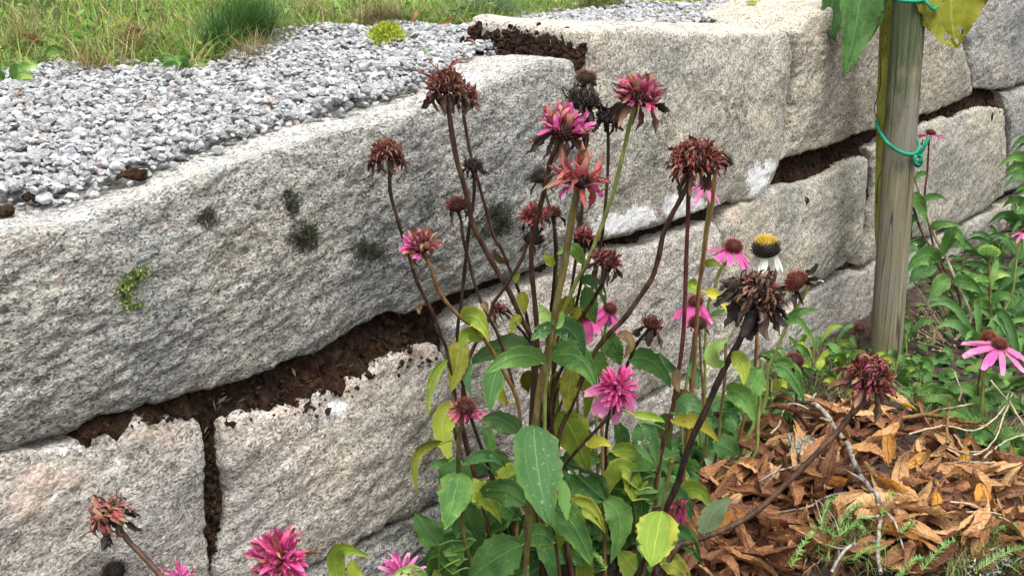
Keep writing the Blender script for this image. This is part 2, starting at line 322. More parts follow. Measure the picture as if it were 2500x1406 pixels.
def build_stone(B, R, T, L, mat, seed, rough=1.0, bulge=.012, depth=.26, toptilt=0.0, step=.0045, layered=1.0, edge=.008, front_mask=.5, raw=False):
    pl = [np.array([UZ(*p) for p in s]) if not raw else np.array(s, float) for s in (B, R, T, L)]
    lu = max(np.linalg.norm(np.diff(pl[k], axis=0), axis=1).sum() for k in (0, 2)); lv = max(np.linalg.norm(np.diff(pl[k], axis=0), axis=1).sum() for k in (1, 3))
    nu, nv = max(12, int(lu/step)), max(10, int(lv/step))
    b, t = resample(pl[0], nu, seed), resample(pl[2], nu, seed+1); r, l = resample(pl[1], nv, seed+2), resample(pl[3], nv, seed+3)
    c00, c10, c01, c11 = (b[0]+l[0])/2, (b[-1]+r[0])/2, (t[0]+l[-1])/2, (t[-1]+r[-1])/2
    b[0] = l[0] = c00; b[-1] = r[0] = c10; t[0] = l[-1] = c01; t[-1] = r[-1] = c11
    s = np.linspace(0, 1, nu)[:, None, None]; w = np.linspace(0, 1, nv)[None, :, None]
    q = (1-w)*b[:, None]+w*t[:, None]+(1-s)*l[None]+s*r[None]-((1-s)*(1-w)*c00+s*(1-w)*c10+(1-s)*w*c01+s*w*c11)
    ds = np.minimum(s, 1-s)[..., 0]*lu; dw = np.minimum(w, 1-w)[..., 0]*lv; dist = np.minimum(ds, dw)
    rr = edge; e = np.clip(rr-dist, 0, rr); off = -(rr-np.sqrt(np.maximum(rr*rr-e*e, 0)))*.9 + bulge*(1-np.exp(-dist/.05))
    uzo = np.concatenate([q, off[..., None]], -1).reshape(-1, 3)
    ring = np.concatenate([np.arange(nu)*nv, (nu-1)*nv+np.arange(1, nv), np.arange(nu-2, -1, -1)*nv+nv-1, np.arange(nv-2, 0, -1)])
    n0 = len(ring); depths = np.r_[np.linspace(.016, .13, 17), .155, (depth+.155)/2, depth]
    faces = [gridfaces(nu, nv)]; V = [uzo]; prev = ring; base = len(uzo)
    cen = q.reshape(-1, 2).mean(0)
    for d in depths:
        rg = uzo[ring].copy(); rg[:, 2] = -d
        rg[:, :2] += (cen-rg[:, :2])/np.linalg.norm(cen-rg[:, :2], axis=1)[:, None]*d*.03; rg[:, 1] += np.where(ring % nv == nv-1, d*toptilt, 0)
        V.append(rg); cur = base+np.arange(n0); base += n0
        faces.append(np.stack([prev, cur, np.roll(cur, -1), np.roll(prev, -1)], -1)); prev = cur
    uzo = np.concatenate(V); f = np.concatenate(faces)
    X = WA[None]*np.array([1, 1, 0])+uzo[:, :1]*WD+uzo[:, 1:2]*UP+uzo[:, 2:]*WN
    a = np.cross(X[f[:, 2]]-X[f[:, 0]], X[f[:, 3]]-X[f[:, 1]]); N = np.zeros_like(X)
    for k in range(4): np.add.at(N, f[:, k], a)
    N /= np.linalg.norm(N, axis=1)[:, None]+1e-12
    if (N[:nu*nv]@WN).mean() < 0: N = -N; f = f[:, ::-1]
    D = np.empty(len(X)); ct, sn = math.cos(.2), math.sin(.2)
    ntri = noise.fractal; V3 = Vector
    for i, (u, z, o) in enumerate(uzo):
        u2 = u*ct+z*sn; z2 = z*ct-u*sn
        big = ntri(V3((u*6+seed, z*6, o*6)), .9, 2.0, 3)*.008
        lay = ntri(V3((u2*16, z2*(16+26*layered)+seed, o*34)), .65, 2.1, 4)
        fl = 1-abs(noise.noise(V3((u2*34, z2*(34+44*layered), o*70+seed))))*2.2
        fi = noise.noise(V3((u*150, z*190, o*170+seed)))
        fk = (1-abs(noise.noise(V3((u2*75, z2*(80+60*layered), o*110+seed+4))))*2.)*.0013
        D[i] = big + rough*((lay*.0036 + fl*.0020 + fk + fi*.0010)*(1 if i < nu*nv else .45))
    X = X+N*D[:, None]
    px = topx(X); st = np.zeros((len(X), 3))
    for (cx, cy, rx, ry, ch) in STAINS:
        g = np.exp(-(((px[:, 0]-cx)/rx)**2+((px[:, 1]-cy)/ry)**2)*.75)*WEAK.get((cx, cy), 1.0); st[:, ch] = np.maximum(st[:, ch], g*(.95 if ch == 1 else .75))
    fl = np.zeros((len(X), 3)); fl[:nu*nv] = front_mask; me = mesh('stone_block', X, f, mat, None, True, {'stain': st, 'front_mask': fl})
    return put('stone_block', me, wall)
S1F = [(0, 597), (60, 572), (130, 552), (205, 541), (255, 512), (330, 494), (430, 462), (530, 412), (640, 377), (760, 337), (850, 317), (935, 296), (1049, 262), (1120, 240), (1177, 226), (1195, 206), (1262, 184), (1333, 157), (1396, 150)]
S1B = [(-190, 1145), (0, 1100), (110, 1076), (190, 1053), (245, 1018), (330, 1000), (420, 962), (450, 943), (600, 925), (680, 890), (760, 858), (812, 830), (850, 803), (925, 774), (1000, 765), (1060, 742), (1150, 700), (1260, 662), (1340, 640), (1403, 608)]
build_stone(S1B, [(1403, 608), (1408, 520), (1410, 400), (1408, 300), (1408, 210), (1396, 150)], [(-190, 655)]+S1F, [(-190, 1145), (-190, 900), (-190, 655)], GREY, 1, 1.15, .016, toptilt=.015, layered=.8, edge=.004, front_mask=1.0)
S1 = bpy.data.objects['stone_block']
build_stone([(1432, 592), (1500, 577), (1600, 551), (1700, 520), (1780, 494), (1835, 488), (1875, 455), (1890, 415)], [(1890, 415), (1902, 370), (1915, 300), (1926, 200), (1928, 130), (1920, 92)],
            [(1418, 80), (1450, 70), (1540, 74), (1620, 80), (1750, 82), (1850, 78), (1905, 78), (1920, 92)], [(1432, 592), (1424, 480), (1422, 350), (1418, 200), (1418, 80)], TAN, 5, .72, .018, toptilt=.05, layered=.25, depth=.235)
build_stone([(1902, 392), (1960, 372), (2050, 346), (2130, 318), (2245, 283), (2310, 262), (2372, 232)], [(2372, 232), (2368, 200), (2352, 140), (2342, 90), (2360, 40), (2374, -60)],
            [(1940, 80), (1962, 50), (2010, 25), (2080, -5), (2160, -40), (2260, -60), (2374, -60)], [(1902, 392), (1926, 320), (1939, 220), (1942, 130), (1940, 80)], WARM, 9, .8, .014, layered=.3)
build_stone([(2376, 216), (2430, 218), (2470, 214), (2500, 198), (2620, 160), (2800, 96)], [(2800, 96), (2800, 0), (2800, -160)], [(2390, -60), (2500, -90), (2800, -160)], [(2376, 216), (2366, 150), (2372, 90), (2388, 30), (2390, -60)], GREY, 13, .8, .014, layered=.2)
# second course
build_stone([(-190, 1640), (200, 1560), (520, 1475)], [(520, 1475), (516, 1400), (508, 1300), (500, 1200), (497, 1100), (492, 1040), (470, 1003)],
            [(-190, 1155), (0, 1108), (110, 1084), (195, 1060), (260, 1052), (330, 1022), (400, 1010), (470, 1003)], [(-190, 1640), (-190, 1400), (-190, 1155)], BEIGE, 17, .85, .016, layered=.35)
build_stone([(534, 1490), (700, 1408), (770, 1372), (850, 1338), (940, 1282), (1070, 1222), (1120, 1196)], [(1120, 1196), (1122, 1100), (1116, 1000), (1100, 920), (1082, 868)],
            [(540, 1034), (600, 1012), (660, 1003), (720, 990), (770, 958), (850, 925), (900, 898), (960, 868), (1010, 848), (1055, 838), (1082, 868)], [(534, 1490), (530, 1400), (540, 1290), (556, 1210), (546, 1110), (540, 1034)], BEIGE, 21, 1.0, .018, layered=.6)
build_stone([(1134, 1190), (1250, 1130), (1400, 1056), (1540, 985), (1640, 930), (1735, 876)], [(1735, 876), (1750, 800), (1758, 700), (1757, 640), (1754, 575)],
            [(1092, 800), (1130, 768), (1180, 742), (1290, 694), (1370, 668), (1430, 632), (1490, 612), (1570, 602), (1640, 574), (1700, 556), (1738, 542), (1754, 575)], [(1134, 1190), (1128, 1080), (1116, 960), (1100, 870), (1092, 800)], BEIGE, 25, .9, .012, layered=.5)
build_stone([(1747, 868), (1850, 790), (1930, 738), (1990, 694), (2055, 652), (2094, 612)], [(2094, 612), (2106, 560), (2114, 470), (2114, 388)],
            [(1760, 560), (1775, 520), (1800, 500), (1850, 478), (1905, 458), (1960, 446), (2010, 428), (2060, 398), (2114, 388)], [(1747, 868), (1764, 780), (1768, 680), (1766, 620), (1760, 560)], TAN, 29, .7, .014, layered=.5)
build_stone([(2104, 650), (2160, 618), (2210, 592), (2330, 552), (2400, 516), (2448, 478)], [(2448, 478), (2456, 400), (2456, 310), (2446, 268)],
            [(2122, 362), (2180, 340), (2240, 308), (2330, 284), (2400, 262), (2446, 268)], [(2104, 650), (2120, 560), (2128, 450), (2122, 362)], TAN, 33, .75, .012, layered=.3)
build_stone([(2456, 470), (2560, 430), (2760, 350)], [(2760, 350), (2760, 140)], [(2440, 226), (2500, 214), (2600, 184), (2760, 140)], [(2456, 470), (2466, 400), (2464, 300), (2440, 226)], GREY, 37, .8, .012, layered=.2)
# base course, standing in the bed
def gpx(x):                                                         # pixel y where the wall plane meets z = -0.06 at pixel x
    lo, hi = 300, 4000
    for _ in range(50):
        m_ = (lo+hi)/2
        if Wp(x, m_)[2] > -.06: lo = m_
        else: hi = m_
    return lo
build_stone([(500, gpx(500)), (800, gpx(800)), (1108, gpx(1108))], [(1108, gpx(1108)), (1104, 1300), (1096, 1216)], [(500, 1515), (700, 1425), (800, 1372), (880, 1345), (950, 1296), (1096, 1216)], [(500, gpx(500)), (500, 1515)], GREY, 41, 1.5, .0, layered=.9)
build_stone([(1118, gpx(1118)), (1350, gpx(1350)), (1690, gpx(1690))], [(1690, gpx(1690)), (1690, 914)], [(1118, 1212), (1400, 1072), (1590, 972), (1690, 914)], [(1118, gpx(1118)), (1118, 1212)], BEIGE, 45, 1., .004, layered=.5)
build_stone([(1702, gpx(1702)), (1900, gpx(1900)), (2150, gpx(2150))], [(2150, gpx(2150)), (2152, 632)], [(1702, 914), (1800, 838), (1900, 772), (1985, 708), (2060, 672), (2110, 660), (2152, 632)], [(1702, gpx(1702)), (1702, 914)], BEIGE, 49, .9, .012, layered=.5)
build_stone([(2162, gpx(2162)), (2300, gpx(2300)), (2560, gpx(2560))], [(2560, gpx(2560)), (2550, 452)], [(2162, 630), (2250, 590), (2330, 562), (2420, 520), (2480, 488), (2550, 452)], [(2162, gpx(2162)), (2162, 630)], TAN, 53, .9, .008, layered=.4)

# the wall runs on past the edge of the photograph: further blocks of the same courses
def block(u0, u1, z0, z1, mat, seed, **k): build_stone([(u0, z0), ((u0+u1)/2, z0+.01), (u1, z0)], [(u1, z0), (u1+.01, (z0+z1)/2), (u1, z1)], [(u0, z1), ((u0+u1)/2, z1-.008), (u1, z1)], [(u0, z0), (u0-.008, (z0+z1)/2), (u0, z1)], mat, seed, step=.008, raw=True, **k)
eS = UZ(-190, 900)[0]-.012; eB = UZ(-190, 1400)[0]-.012
block(-3.45, eS, .485, .705, TAN, 61); block(-3.1, eB, .165, .46, BEIGE, 65); block(-3.9, -3.12, .165, .465, GREY, 69); block(-2.6, -1.78, -.06, .135, GREY, 73); block(-3.5, -2.63, -.06, .14, BEIGE, 77)
block(1.95, 2.8, .46, .83, TAN, 81); block(2.05, 2.9, .12, .44, GREY, 85); block(1.72, 2.7, -.06, .10, BEIGE, 89)
# peat behind and between the stones
S1Buz = np.array([UZ(*p) for p in S1B])
LOW = np.array([UZ(*p) for p in [(190, 1062), (330, 1026), (470, 1005), (490, 1040), (520, 1100), (540, 1040), (660, 1005), (720, 992), (850, 928), (960, 870), (1055, 842), (1082, 880), (1100, 830)]])
def soil_offset(u, z):
    off = -.040
    if LOW[0, 0] < u < LOW[-1, 0]:
        zb = np.interp(u, LOW[:, 0], LOW[:, 1]); zt = np.interp(u, S1Buz[:, 0], S1Buz[:, 1])
        if z > zb-.02: off = .001-.032*min(1, max(0, (z-zb)/(zt-zb+1e-3)))
        if u > UZ(1010, 800)[0]: off -= .02
    if UZ(1880, 450)[0] < u < UZ(2125, 370)[0] and z > .3: off = .002-.034*min(1, max(0, (z-.39)/.07))
    if UZ(2240, 300)[0] < u < UZ(2440, 240)[0] and z > .3: off = .002-.03*min(1, max(0, (z-.42)/.06))
    if UZ(488, 1200)[0] < u < UZ(560, 1200)[0] and z < .46: off = -.016
    return off
us = np.r_[np.arange(-3.7, -2.25, .03), np.arange(-2.25, 1.9, .0065), np.arange(1.9, 2.8, .03)]; zs = np.arange(-.04, .74, .0065)
sv = np.empty((len(us), len(zs), 3))
for i, u in enumerate(us):
    zc = np.interp(u, [-2, -1.53, -.95, -.93, .3], [.64, .69, .74, .74, .74])
    for j, z in enumerate(zs):
        z = min(z, zc); o = soil_offset(u, z)+noise.fractal(Vector((u*40, z*40, 3)), .7, 2.1, 4)*.010+noise.noise(Vector((u*9, z*9, 7)))*.006
        sv[i, j] = WA*np.array([1, 1, 0])+WD*u+UP*z+WN*o
fs = put('joint_soil', mesh('joint_soil', sv.reshape(-1, 3), gridfaces(len(us), len(zs)), SOIL), wall); fs['kind'] = 'stuff'

def ico(sub):
    t = (1+5**.5)/2; v = np.array([(-1, t, 0), (1, t, 0), (-1, -t, 0), (1, -t, 0), (0, -1, t), (0, 1, t), (0, -1, -t), (0, 1, -t), (t, 0, -1), (t, 0, 1), (-t, 0, -1), (-t, 0, 1)], float)
    f = [(0, 11, 5), (0, 5, 1), (0, 1, 7), (0, 7, 10), (0, 10, 11), (1, 5, 9), (5, 11, 4), (11, 10, 2), (10, 7, 6), (7, 1, 8), (3, 9, 4), (3, 4, 2), (3, 2, 6), (3, 6, 8), (3, 8, 9), (4, 9, 5), (2, 4, 11), (6, 2, 10), (8, 6, 7), (9, 8, 1)]
    v = [nrm(x) for x in v]
    for _ in range(sub):
        c = {}; g = []
        def mid(a, b):
            k = (min(a, b), max(a, b))
            if k not in c: v.append(nrm((v[a]+v[b])/2)); c[k] = len(v)-1
            return c[k]
        for a, b, d in f: ab, bd, da = mid(a, b), mid(b, d), mid(d, a); g += [(a, ab, da), (b, bd, ab), (d, da, bd), (ab, bd, da)]
        f = g
    return np.array(v), np.array(f)
def rocks(sub, n, seed):                                            # stones cut by random planes: crushed, angular
    rg = np.random.default_rng(seed); out = []
    for _ in range(n):
        v, f = ico(sub); v = v.copy()
        for _ in range(9):
            d = nrm(rg.normal(size=3)); h = rg.uniform(.38, .8); k = v@d; v -= np.where(k > h, k-h, 0)[:, None]*d
        v *= rg.uniform(.65, 1.3, 3); v += rg.normal(0, .03, v.shape); out.append((v/np.abs(v).max(), f))
    return out
def rotm(rg, n):
    q = rg.normal(size=(n, 4)); q /= np.linalg.norm(q, axis=1)[:, None]; w, x, y, z = q.T
    return np.stack([1-2*(y*y+z*z), 2*(x*y-z*w), 2*(x*z+y*w), 2*(x*y+z*w), 1-2*(x*x+z*z), 2*(y*z-x*w), 2*(x*z-y*w), 2*(y*z+x*w), 1-2*(x*x+y*y)], -1).reshape(n, 3, 3)
def scatter(variants, pos, size, rg, squash=None):                  # one mesh of many small solid pieces
    n = len(pos); pick = rg.integers(0, len(variants), n); V = []; F = []; C = []; base = 0; R = rotm(rg, n); tone = rg.random((n, 3))
    for k, (v, f) in enumerate(variants):
        ix = np.where(pick == k)[0]
        if not len(ix): continue
        w = np.einsum('nij,vj->nvi', R[ix], v)*size[ix, None, None]
        if squash is not None: w[..., 2] *= squash
        w += pos[ix, None]; V.append(w.reshape(-1, 3)); F.append((f[None]+(base+np.arange(len(ix))*len(v))[:, None, None]).reshape(-1, f.shape[1])); base += w.shape[0]*w.shape[1]
        C.append(np.repeat(tone[ix], len(v), 0))
    return np.concatenate(V), np.concatenate(F), np.concatenate(C)
rg = np.random.default_rng(3)
def on_soil(n, poly):
    out = []
    x0, y0, x1, y1 = poly
    for _ in range(n):
        u, z = UZ(rg.uniform(x0, x1), rg.uniform(y0, y1)); o = soil_offset(u, z)+.004
        out.append(WA*np.array([1, 1, 0])+WD*u+UP*z+WN*(o+rg.uniform(-.004, .004)))
    return out
pts = []
for i in range(900):
    t = rg.random(); u = LOW[0, 0]+t*(LOW[-1, 0]-LOW[0, 0]); zb = np.interp(u, LOW[:, 0], LOW[:, 1]); zt = np.interp(u, S1Buz[:, 0], S1Buz[:, 1])
    z = rg.uniform(zb-.004, zt); pts.append(WA*np.array([1, 1, 0])+WD*u+UP*z+WN*(soil_offset(u, z)+rg.uniform(-.002, .008)))
for x, y0, y1 in [(rg.uniform(492, 550), 1020, 1400) for _ in range(500)]: pts += on_soil(1, (x, y0, x+1, y1))
for _ in range(500):
    x = rg.uniform(1890, 2112); yt = np.interp(x, [1890, 1960, 2050, 2120], [400, 376, 348, 322]); yb = np.interp(x, [1890, 1960, 2060, 2112], [455, 440, 400, 384]); pts += on_soil(1, (x, yt, x+1, yb))
for _ in range(250):
    x = rg.uniform(2245, 2430); yt = np.interp(x, [2245, 2372, 2430], [286, 235, 218]); yb = np.interp(x, [2245, 2330, 2440], [305, 284, 262]); pts += on_soil(1, (x, yt, x+1, yb))
for _ in range(260): x = rg.uniform(1440, 1790); yb = np.interp(x, [1440, 1570, 1700, 1790], [625, 595, 552, 500]); pts += on_soil(1, (x, yb-26, x+1, yb))
for _ in range(40):                                                # crumbs spilt over the upper lip of the lower stone
    x = rg.uniform(700, 1060); y = np.interp(x, [700, 850, 960, 1060], [1004, 935, 878, 850])+abs(rg.normal(0, 13)); u, z = UZ(x, y); pts.append(WA*np.array([1, 1, 0])+WD*u+UP*z+WN*.013)
pts = np.array(pts); v, f, c = scatter(rocks(0, 6, 5), pts, np.abs(rg.normal(0, .0022, len(pts)))+.0012, rg)
o = put('soil_crumbs', mesh('soil_crumbs', v, f, SOIL, None, False), wall); o['kind'] = 'stuff'

# ------------------------------------------------------------------ terrace behind the wall: gravel strip and lawn
ZU = [(-2.6, .700), (-1.975, .712), (-1.53, .751), (-.95, .795), (-.6, .790), (-.2, .772), (.3, .790), (3, .86), (60, .9)]
def zg(u): return np.interp(u, [a for a, _ in ZU], [b for _, b in ZU])
def TD(u, d, dz=0.0):                                               # terrace point: u along the wall, d behind its face
    return WA*np.array([1, 1, 0])+WD*u-WN*d+UP*(zg(u)+dz+.02*max(0, d-1.2))
def to_ud(x, y, dz=0.0):                                            # pixel -> (u, d) on the terrace surface
    z = .77
    for _ in range(6):
        p = G(x, y, z+dz); u = (p-WA)@WD; d = -(p-WA)@WN; z = zg(u)+.02*max(0, d-1.2)
    return u, d
FRONT = np.array([to_ud(*p) for p in [(-150, 540), (0, 500), (150, 482), (300, 445), (370, 432), (480, 396), (600, 362), (700, 330), (800, 298), (890, 266), (960, 240), (1030, 215), (1120, 175), (1200, 138), (1225, 82), (1400, 46), (1560, 44), (1800, 48), (1900, 55), (2000, 20)]])
GRASSL = np.array([to_ud(*p) for p in [(-200, 235), (0, 215), (60, 190), (150, 170), (260, 165), (330, 190), (420, 190), (500, 190), (600, 168), (660, 125), (720, 100), (800, 88), (900, 78), (1000, 72), (1120, 78), (1220, 74), (1290, 62), (1380, 44), (1480, 22), (1600, 12), (1800, 2), (2000, -20)]])
def front_d(u): return max(.07, min(np.interp(u, FRONT[:, 0], FRONT[:, 1]), .9 if u < -.98 else .215))
gs = GRASSL[np.argsort(GRASSL[:, 0])]
def grass_d(u): return np.interp(u, gs[:, 0], gs[:, 1])
def sheet(name, us, ds, fz, mat):
    v = np.array([[fz(u, d) for d in ds] for u in us]).reshape(-1, 3)
    o = put(name, mesh(name, v, gridfaces(len(us), len(ds)), mat)); o['kind'] = 'structure'; return o
far = lambda a, b, n: list(np.geomspace(a, b, n))
sheet('lawn', [-x for x in far(3, 90, 8)[::-1]]+list(np.arange(-2.8, 3, .06))+far(3.2, 90, 8), list(np.arange(.09, 3, .06))+far(3.1, 110, 10),
      lambda u, d: TD(u, d, -.012+.012*noise.noise(Vector((u*5, d*5, 1)))*(d > .6)), TURF)
def gb(u, t):
    d = front_d(u)+.012+t*(grass_d(u)+.10-front_d(u)); return TD(u, d, (.0 if t > .03 else -.04)+.006*noise.noise(Vector((u*8, d*8, 2))))
sheet('gravel_bed', list(np.arange(-3.5, 1.8, .03)), list(np.linspace(0, 1, 24)), gb, GRAVELBED)
pos = []; rg = np.random.default_rng(21)
cell = .0076
for i, u0 in enumerate(np.arange(-3.2, .9, cell)):
    for d0 in np.arange(.06, 1.9, cell):
        u = u0+rg.uniform(-.5, .5)*cell; d = d0+rg.uniform(-.5, .5)*cell
        fd = front_d(u)+.012*noise.noise(Vector((u*30, 0, 5)))+rg.exponential(.004)-.002; gd = grass_d(u)+.07*rg.random()+.03*noise.noise(Vector((u*14, 3, 5)))
        if fd < d < gd: pos.append(TD(u, d, .010+.010*noise.noise(Vector((u*9, d*9, 4)))+rg.uniform(-.006, .006)+(.004 if d < fd+.02 else 0)))
for u in np.arange(-3.2, .3, .0048):                               # the edge row that has rolled down onto the block
    d = front_d(u)+rg.uniform(-.012, .026); pos.append(TD(u, d, rg.uniform(-.008, .006)))
pos = np.array(pos); px = topx(pos); ok = (px[:, 0] > -1500) & (px[:, 0] < 2050) & (px[:, 1] > -60); pos = pos[ok]; px = px[ok]
size = rg.lognormal(math.log(.0060), .33, len(pos)); near = pos[:, 1] < 2.25
for nm, sel, sub in (('gravel', near, 1), ('gravel', ~near, 0)):
    v, f, c = scatter(rocks(sub, 14, 8), pos[sel], size[sel], rg, .72)
    o = put(nm, mesh(nm, v, f, GRAVEL, None, False, {'tone': c})); tag(o, None, None, None, 'stuff')
    o['label'] = 'pale grey crushed granite gravel on the terrace behind the wall'
# peat spilt on top between the first and second stone, with its own lumps
def peat_clump(name, pxs, label, h=.02, n=60, lift=0.0):
    pts = np.array([to_ud(*p) for p in pxs]); c = pts.mean(0); b = Bag(); rr = rocks(1, 6, 31)
    for _ in range(n):
        w = rg.dirichlet(np.ones(len(pts))*.6); u, d = w@pts; s = rg.uniform(.005, .012)
        v, f = rr[rg.integers(6)]; b.add(v@rotm(rg, 1)[0].T*s*np.array([1, 1, .7])+TD(u, d, lift+h*rg.random()), f)
    o = put(name, b.mesh(name, SOIL, False)); tag(o, label, 'peat', None); return o
uL = UZ(1418, 200)[0]; b = Bag(); rr_ = rocks(1, 6, 31)
for k in range(900):
    d = rg.uniform(-.004, .24); q = rg.random()**1.4; w = (.012+.05*min(1, max(0, d)/.12)); zt = .838-.012*rg.random()-.02*(d < .02)
    u = uL+.004-w*q; z = .775+(zt-.775)*(1-q)*rg.random()**.5+.008; v, f = rr_[rg.integers(6)]
    b.add(v@rotm(rg, 1)[0].T*rg.uniform(.004, .009)+WA*np.array([1, 1, 0])+WD*u-WN*d+UP*z, f)
for k in range(140):
    z = rg.uniform(.55, .80); v, f = rr_[rg.integers(6)]; b.add(v@rotm(rg, 1)[0].T*rg.uniform(.003, .006)+WA*np.array([1, 1, 0])+WD*(uL-rg.uniform(.0, .012))-WN*rg.uniform(.004, .03)+UP*z, f)
tag(put('peat_clump', b.mesh('peat_clump', SOIL, False)), 'dark brown peat heaped on top of the wall where the two tallest stones meet', 'peat', None, 'stuff')
peat_clump('peat_clump', [(290, 440), (330, 430), (355, 428)], 'small dark peat crumb pile beside the gravel edge on the long block', .006, 16)
peat_clump('peat_clump', [(62, 492), (90, 484), (112, 484)], 'small rusty peat tuft on the long block near the end of the wall', .006, 16)
peat_clump('peat_clump', [(5, 520), (20, 516), (32, 513)], 'tiny peat crumb lying lowest on the long pale block', .004, 8)

# ------------------------------------------------------------------ grass
def blades(pos, rg, L, W, lean, cols, dirs=None, segs=3):
    n = len(pos); az = rg.uniform(0, 2*math.pi, n) if dirs is None else dirs; L = np.broadcast_to(L, (n,))*rg.uniform(.6, 1.25, n); W = np.broadcast_to(W, (n,))*rg.uniform(.6, 1.3, n)
    h = np.stack([np.cos(az), np.sin(az), np.zeros(n)], -1); s = np.stack([-np.sin(az+rg.normal(0, .5, n)), np.cos(az), np.zeros(n)], -1); ln = np.clip(rg.normal(lean, .35, n), .02, 1.9)
    t = np.linspace(0, 1, segs+1); V = []
    for k in t:
        a = ln*(.25+.95*k); c = pos+(h*(np.sin(a)*k)[:, None]+UP*(np.cos(a)*k)[:, None])*L[:, None]; w = (W*(1-k**1.6)*.5+.0001)[:, None]
        V += [c-s*w, c+s*w]
    V = np.stack(V, 1); m = V.shape[1]; f = np.array([[2*k, 2*k+1, 2*k+3, 2*k+2] for k in range(segs)])
    F = (f[None]+(np.arange(n)*m)[:, None, None]).reshape(-1, 4); return V.reshape(-1, 3), F, np.repeat(cols, m, 0)
def grass_mat():
    m = M('grass_blade'); c = m.attr('tone'); m.color(c); m.b.inputs['Roughness'].default_value = .5; m.translucent(c, .3); return m.m
GRASS = grass_mat()
def palette(rg, n, cols, wts):
    c = np.array(cols)[rg.choice(len(cols), n, p=np.array(wts)/sum(wts))]; return c*rg.uniform(.7, 1.3, (n, 1))
rg = np.random.default_rng(41); gp = []; gl = []; gc = []
GREENS = [(.12, .245, .03), (.18, .30, .04), (.08, .18, .028), (.23, .32, .06), (.30, .24, .11), (.22, .14, .07)]
while len(gp) < 60000:
    u = rg.uniform(-3.1, 2.2); dd = rg.exponential(.55); gd = grass_d(u); d = gd+dd-.015+.05*noise.noise(Vector((u*11, 2, 9)))
    if dd > 2.2: continue
    clump = noise.noise(Vector((u*7, d*7, 3))); bare = noise.noise(Vector((u*3.1, d*3.1, 8)))
    if rg.random() > .65+clump*.8: continue
    gp.append(TD(u, d, -.008)); edge = min(1, dd/.10); gl.append((.026+.050*edge)*(1+.5*clump)); gc.append((edge, bare, clump))
gp = np.array(gp); gl = np.array(gl); gc = np.array(gc)
cols = palette(rg, len(gp), GREENS, [3, 4, 3, 1.6, 1.6, .9]); straw = palette(rg, len(gp), GREENS[4:]+[(.36, .29, .15)], [1, 1, 1]); st = rg.random(len(gp)) < (.46*(1-gc[:, 0])+.07+.16*(gc[:, 1] > .25)); cols[st] = straw[st]
v, f, c = blades(gp, rg, gl, .0025, .95, cols)
tag(put('grass', mesh('grass', v, f, GRASS, None, True, {'tone': c})), 'short ragged green and straw grass of the lawn above the gravel', None, None, 'stuff')
def tussock(pxs, n, L, label, cols, wts, w=.0016, lean=.55):
    ud = np.array([to_ud(*p) for p in pxs]); q = rg.dirichlet(np.ones(len(ud))*.8, n)@ud; p = np.array([TD(u, d, -.005) for u, d in q])
    v, f, c = blades(p, rg, L, w, lean, palette(rg, n, cols, wts), None, 4)
    tag(put('grass_tussock', mesh('grass_tussock', v, f, GRASS, None, True, {'tone': c})), label, 'grass tuft', 'grass tussocks on the lawn edge')
tussock([(480, 150), (560, 150), (650, 110), (690, 85), (600, 130)], 2600, .105, 'tall tussock of fine dark green grass leaning over the gravel', [(.035, .105, .022), (.06, .14, .03), (.09, .16, .05)], [3, 3, 1], .0014)
tussock([(560, 170), (640, 150), (680, 120), (610, 165)], 700, .065, 'fringe of straw-coloured dry grass under the dark green tussock', [(.30, .23, .11), (.22, .16, .07), (.10, .13, .04)], [3, 2, 2], .0014, 1.0)
tussock([(190, 185), (230, 200), (260, 190)], 90, .085, 'loose tuft of dry reddish grass standing alone in the gravel edge', [(.30, .20, .09), (.20, .11, .05), (.12, .15, .04)], [3, 2, 2], .0018, .6)
tussock([(455, 185), (480, 192)], 50, .11, 'bent straw-pale grass stalks sprawling across the gravel', [(.42, .33, .17), (.34, .25, .12)], [1, 1], .0016, 1.25)
tussock([(1100, 70), (1180, 60), (1260, 55), (1220, 40)], 1500, .10, 'bluish green fine grass drooping beside the peat on the wall', [(.06, .14, .06), (.09, .17, .07), (.28, .25, .13)], [3, 3, 1], .0014, .9)
tussock([(860, 80), (920, 72), (1000, 70), (950, 60)], 900, .08, 'brownish fine dry grass behind the moss clump', [(.25, .20, .10), (.12, .15, .04), (.18, .13, .06)], [3, 2, 2], .0014, .9)
tussock([(20, 120), (110, 140), (60, 100)], 500, .085, 'dry straw and green tuft around the dark torn leaf', [(.30, .24, .12), (.14, .20, .04), (.22, .16, .08)], [3, 2, 1], .0016, .9)
tussock([(300, 150), (350, 140), (330, 110)], 420, .08, 'reddish dry tuft around the brown cupped leaf', [(.32, .22, .11), (.22, .13, .06), (.14, .20, .04)], [3, 2, 2], .0016, .9)
tussock([(720, 70), (780, 60), (760, 40)], 700, .085, 'arching dry fine tuft beside the orange-tan curled leaf', [(.30, .24, .12), (.20, .18, .07), (.10, .16, .04)], [3, 2, 2], .0015, 1.0)
tussock([(1380, 40), (1450, 30), (1560, 20), (1500, 10)], 1500, .07, 'yellow green fine grass beside the tall wall block', [(.17, .20, .04), (.22, .22, .06), (.10, .15, .03)], [3, 2, 2], .0014, .9)

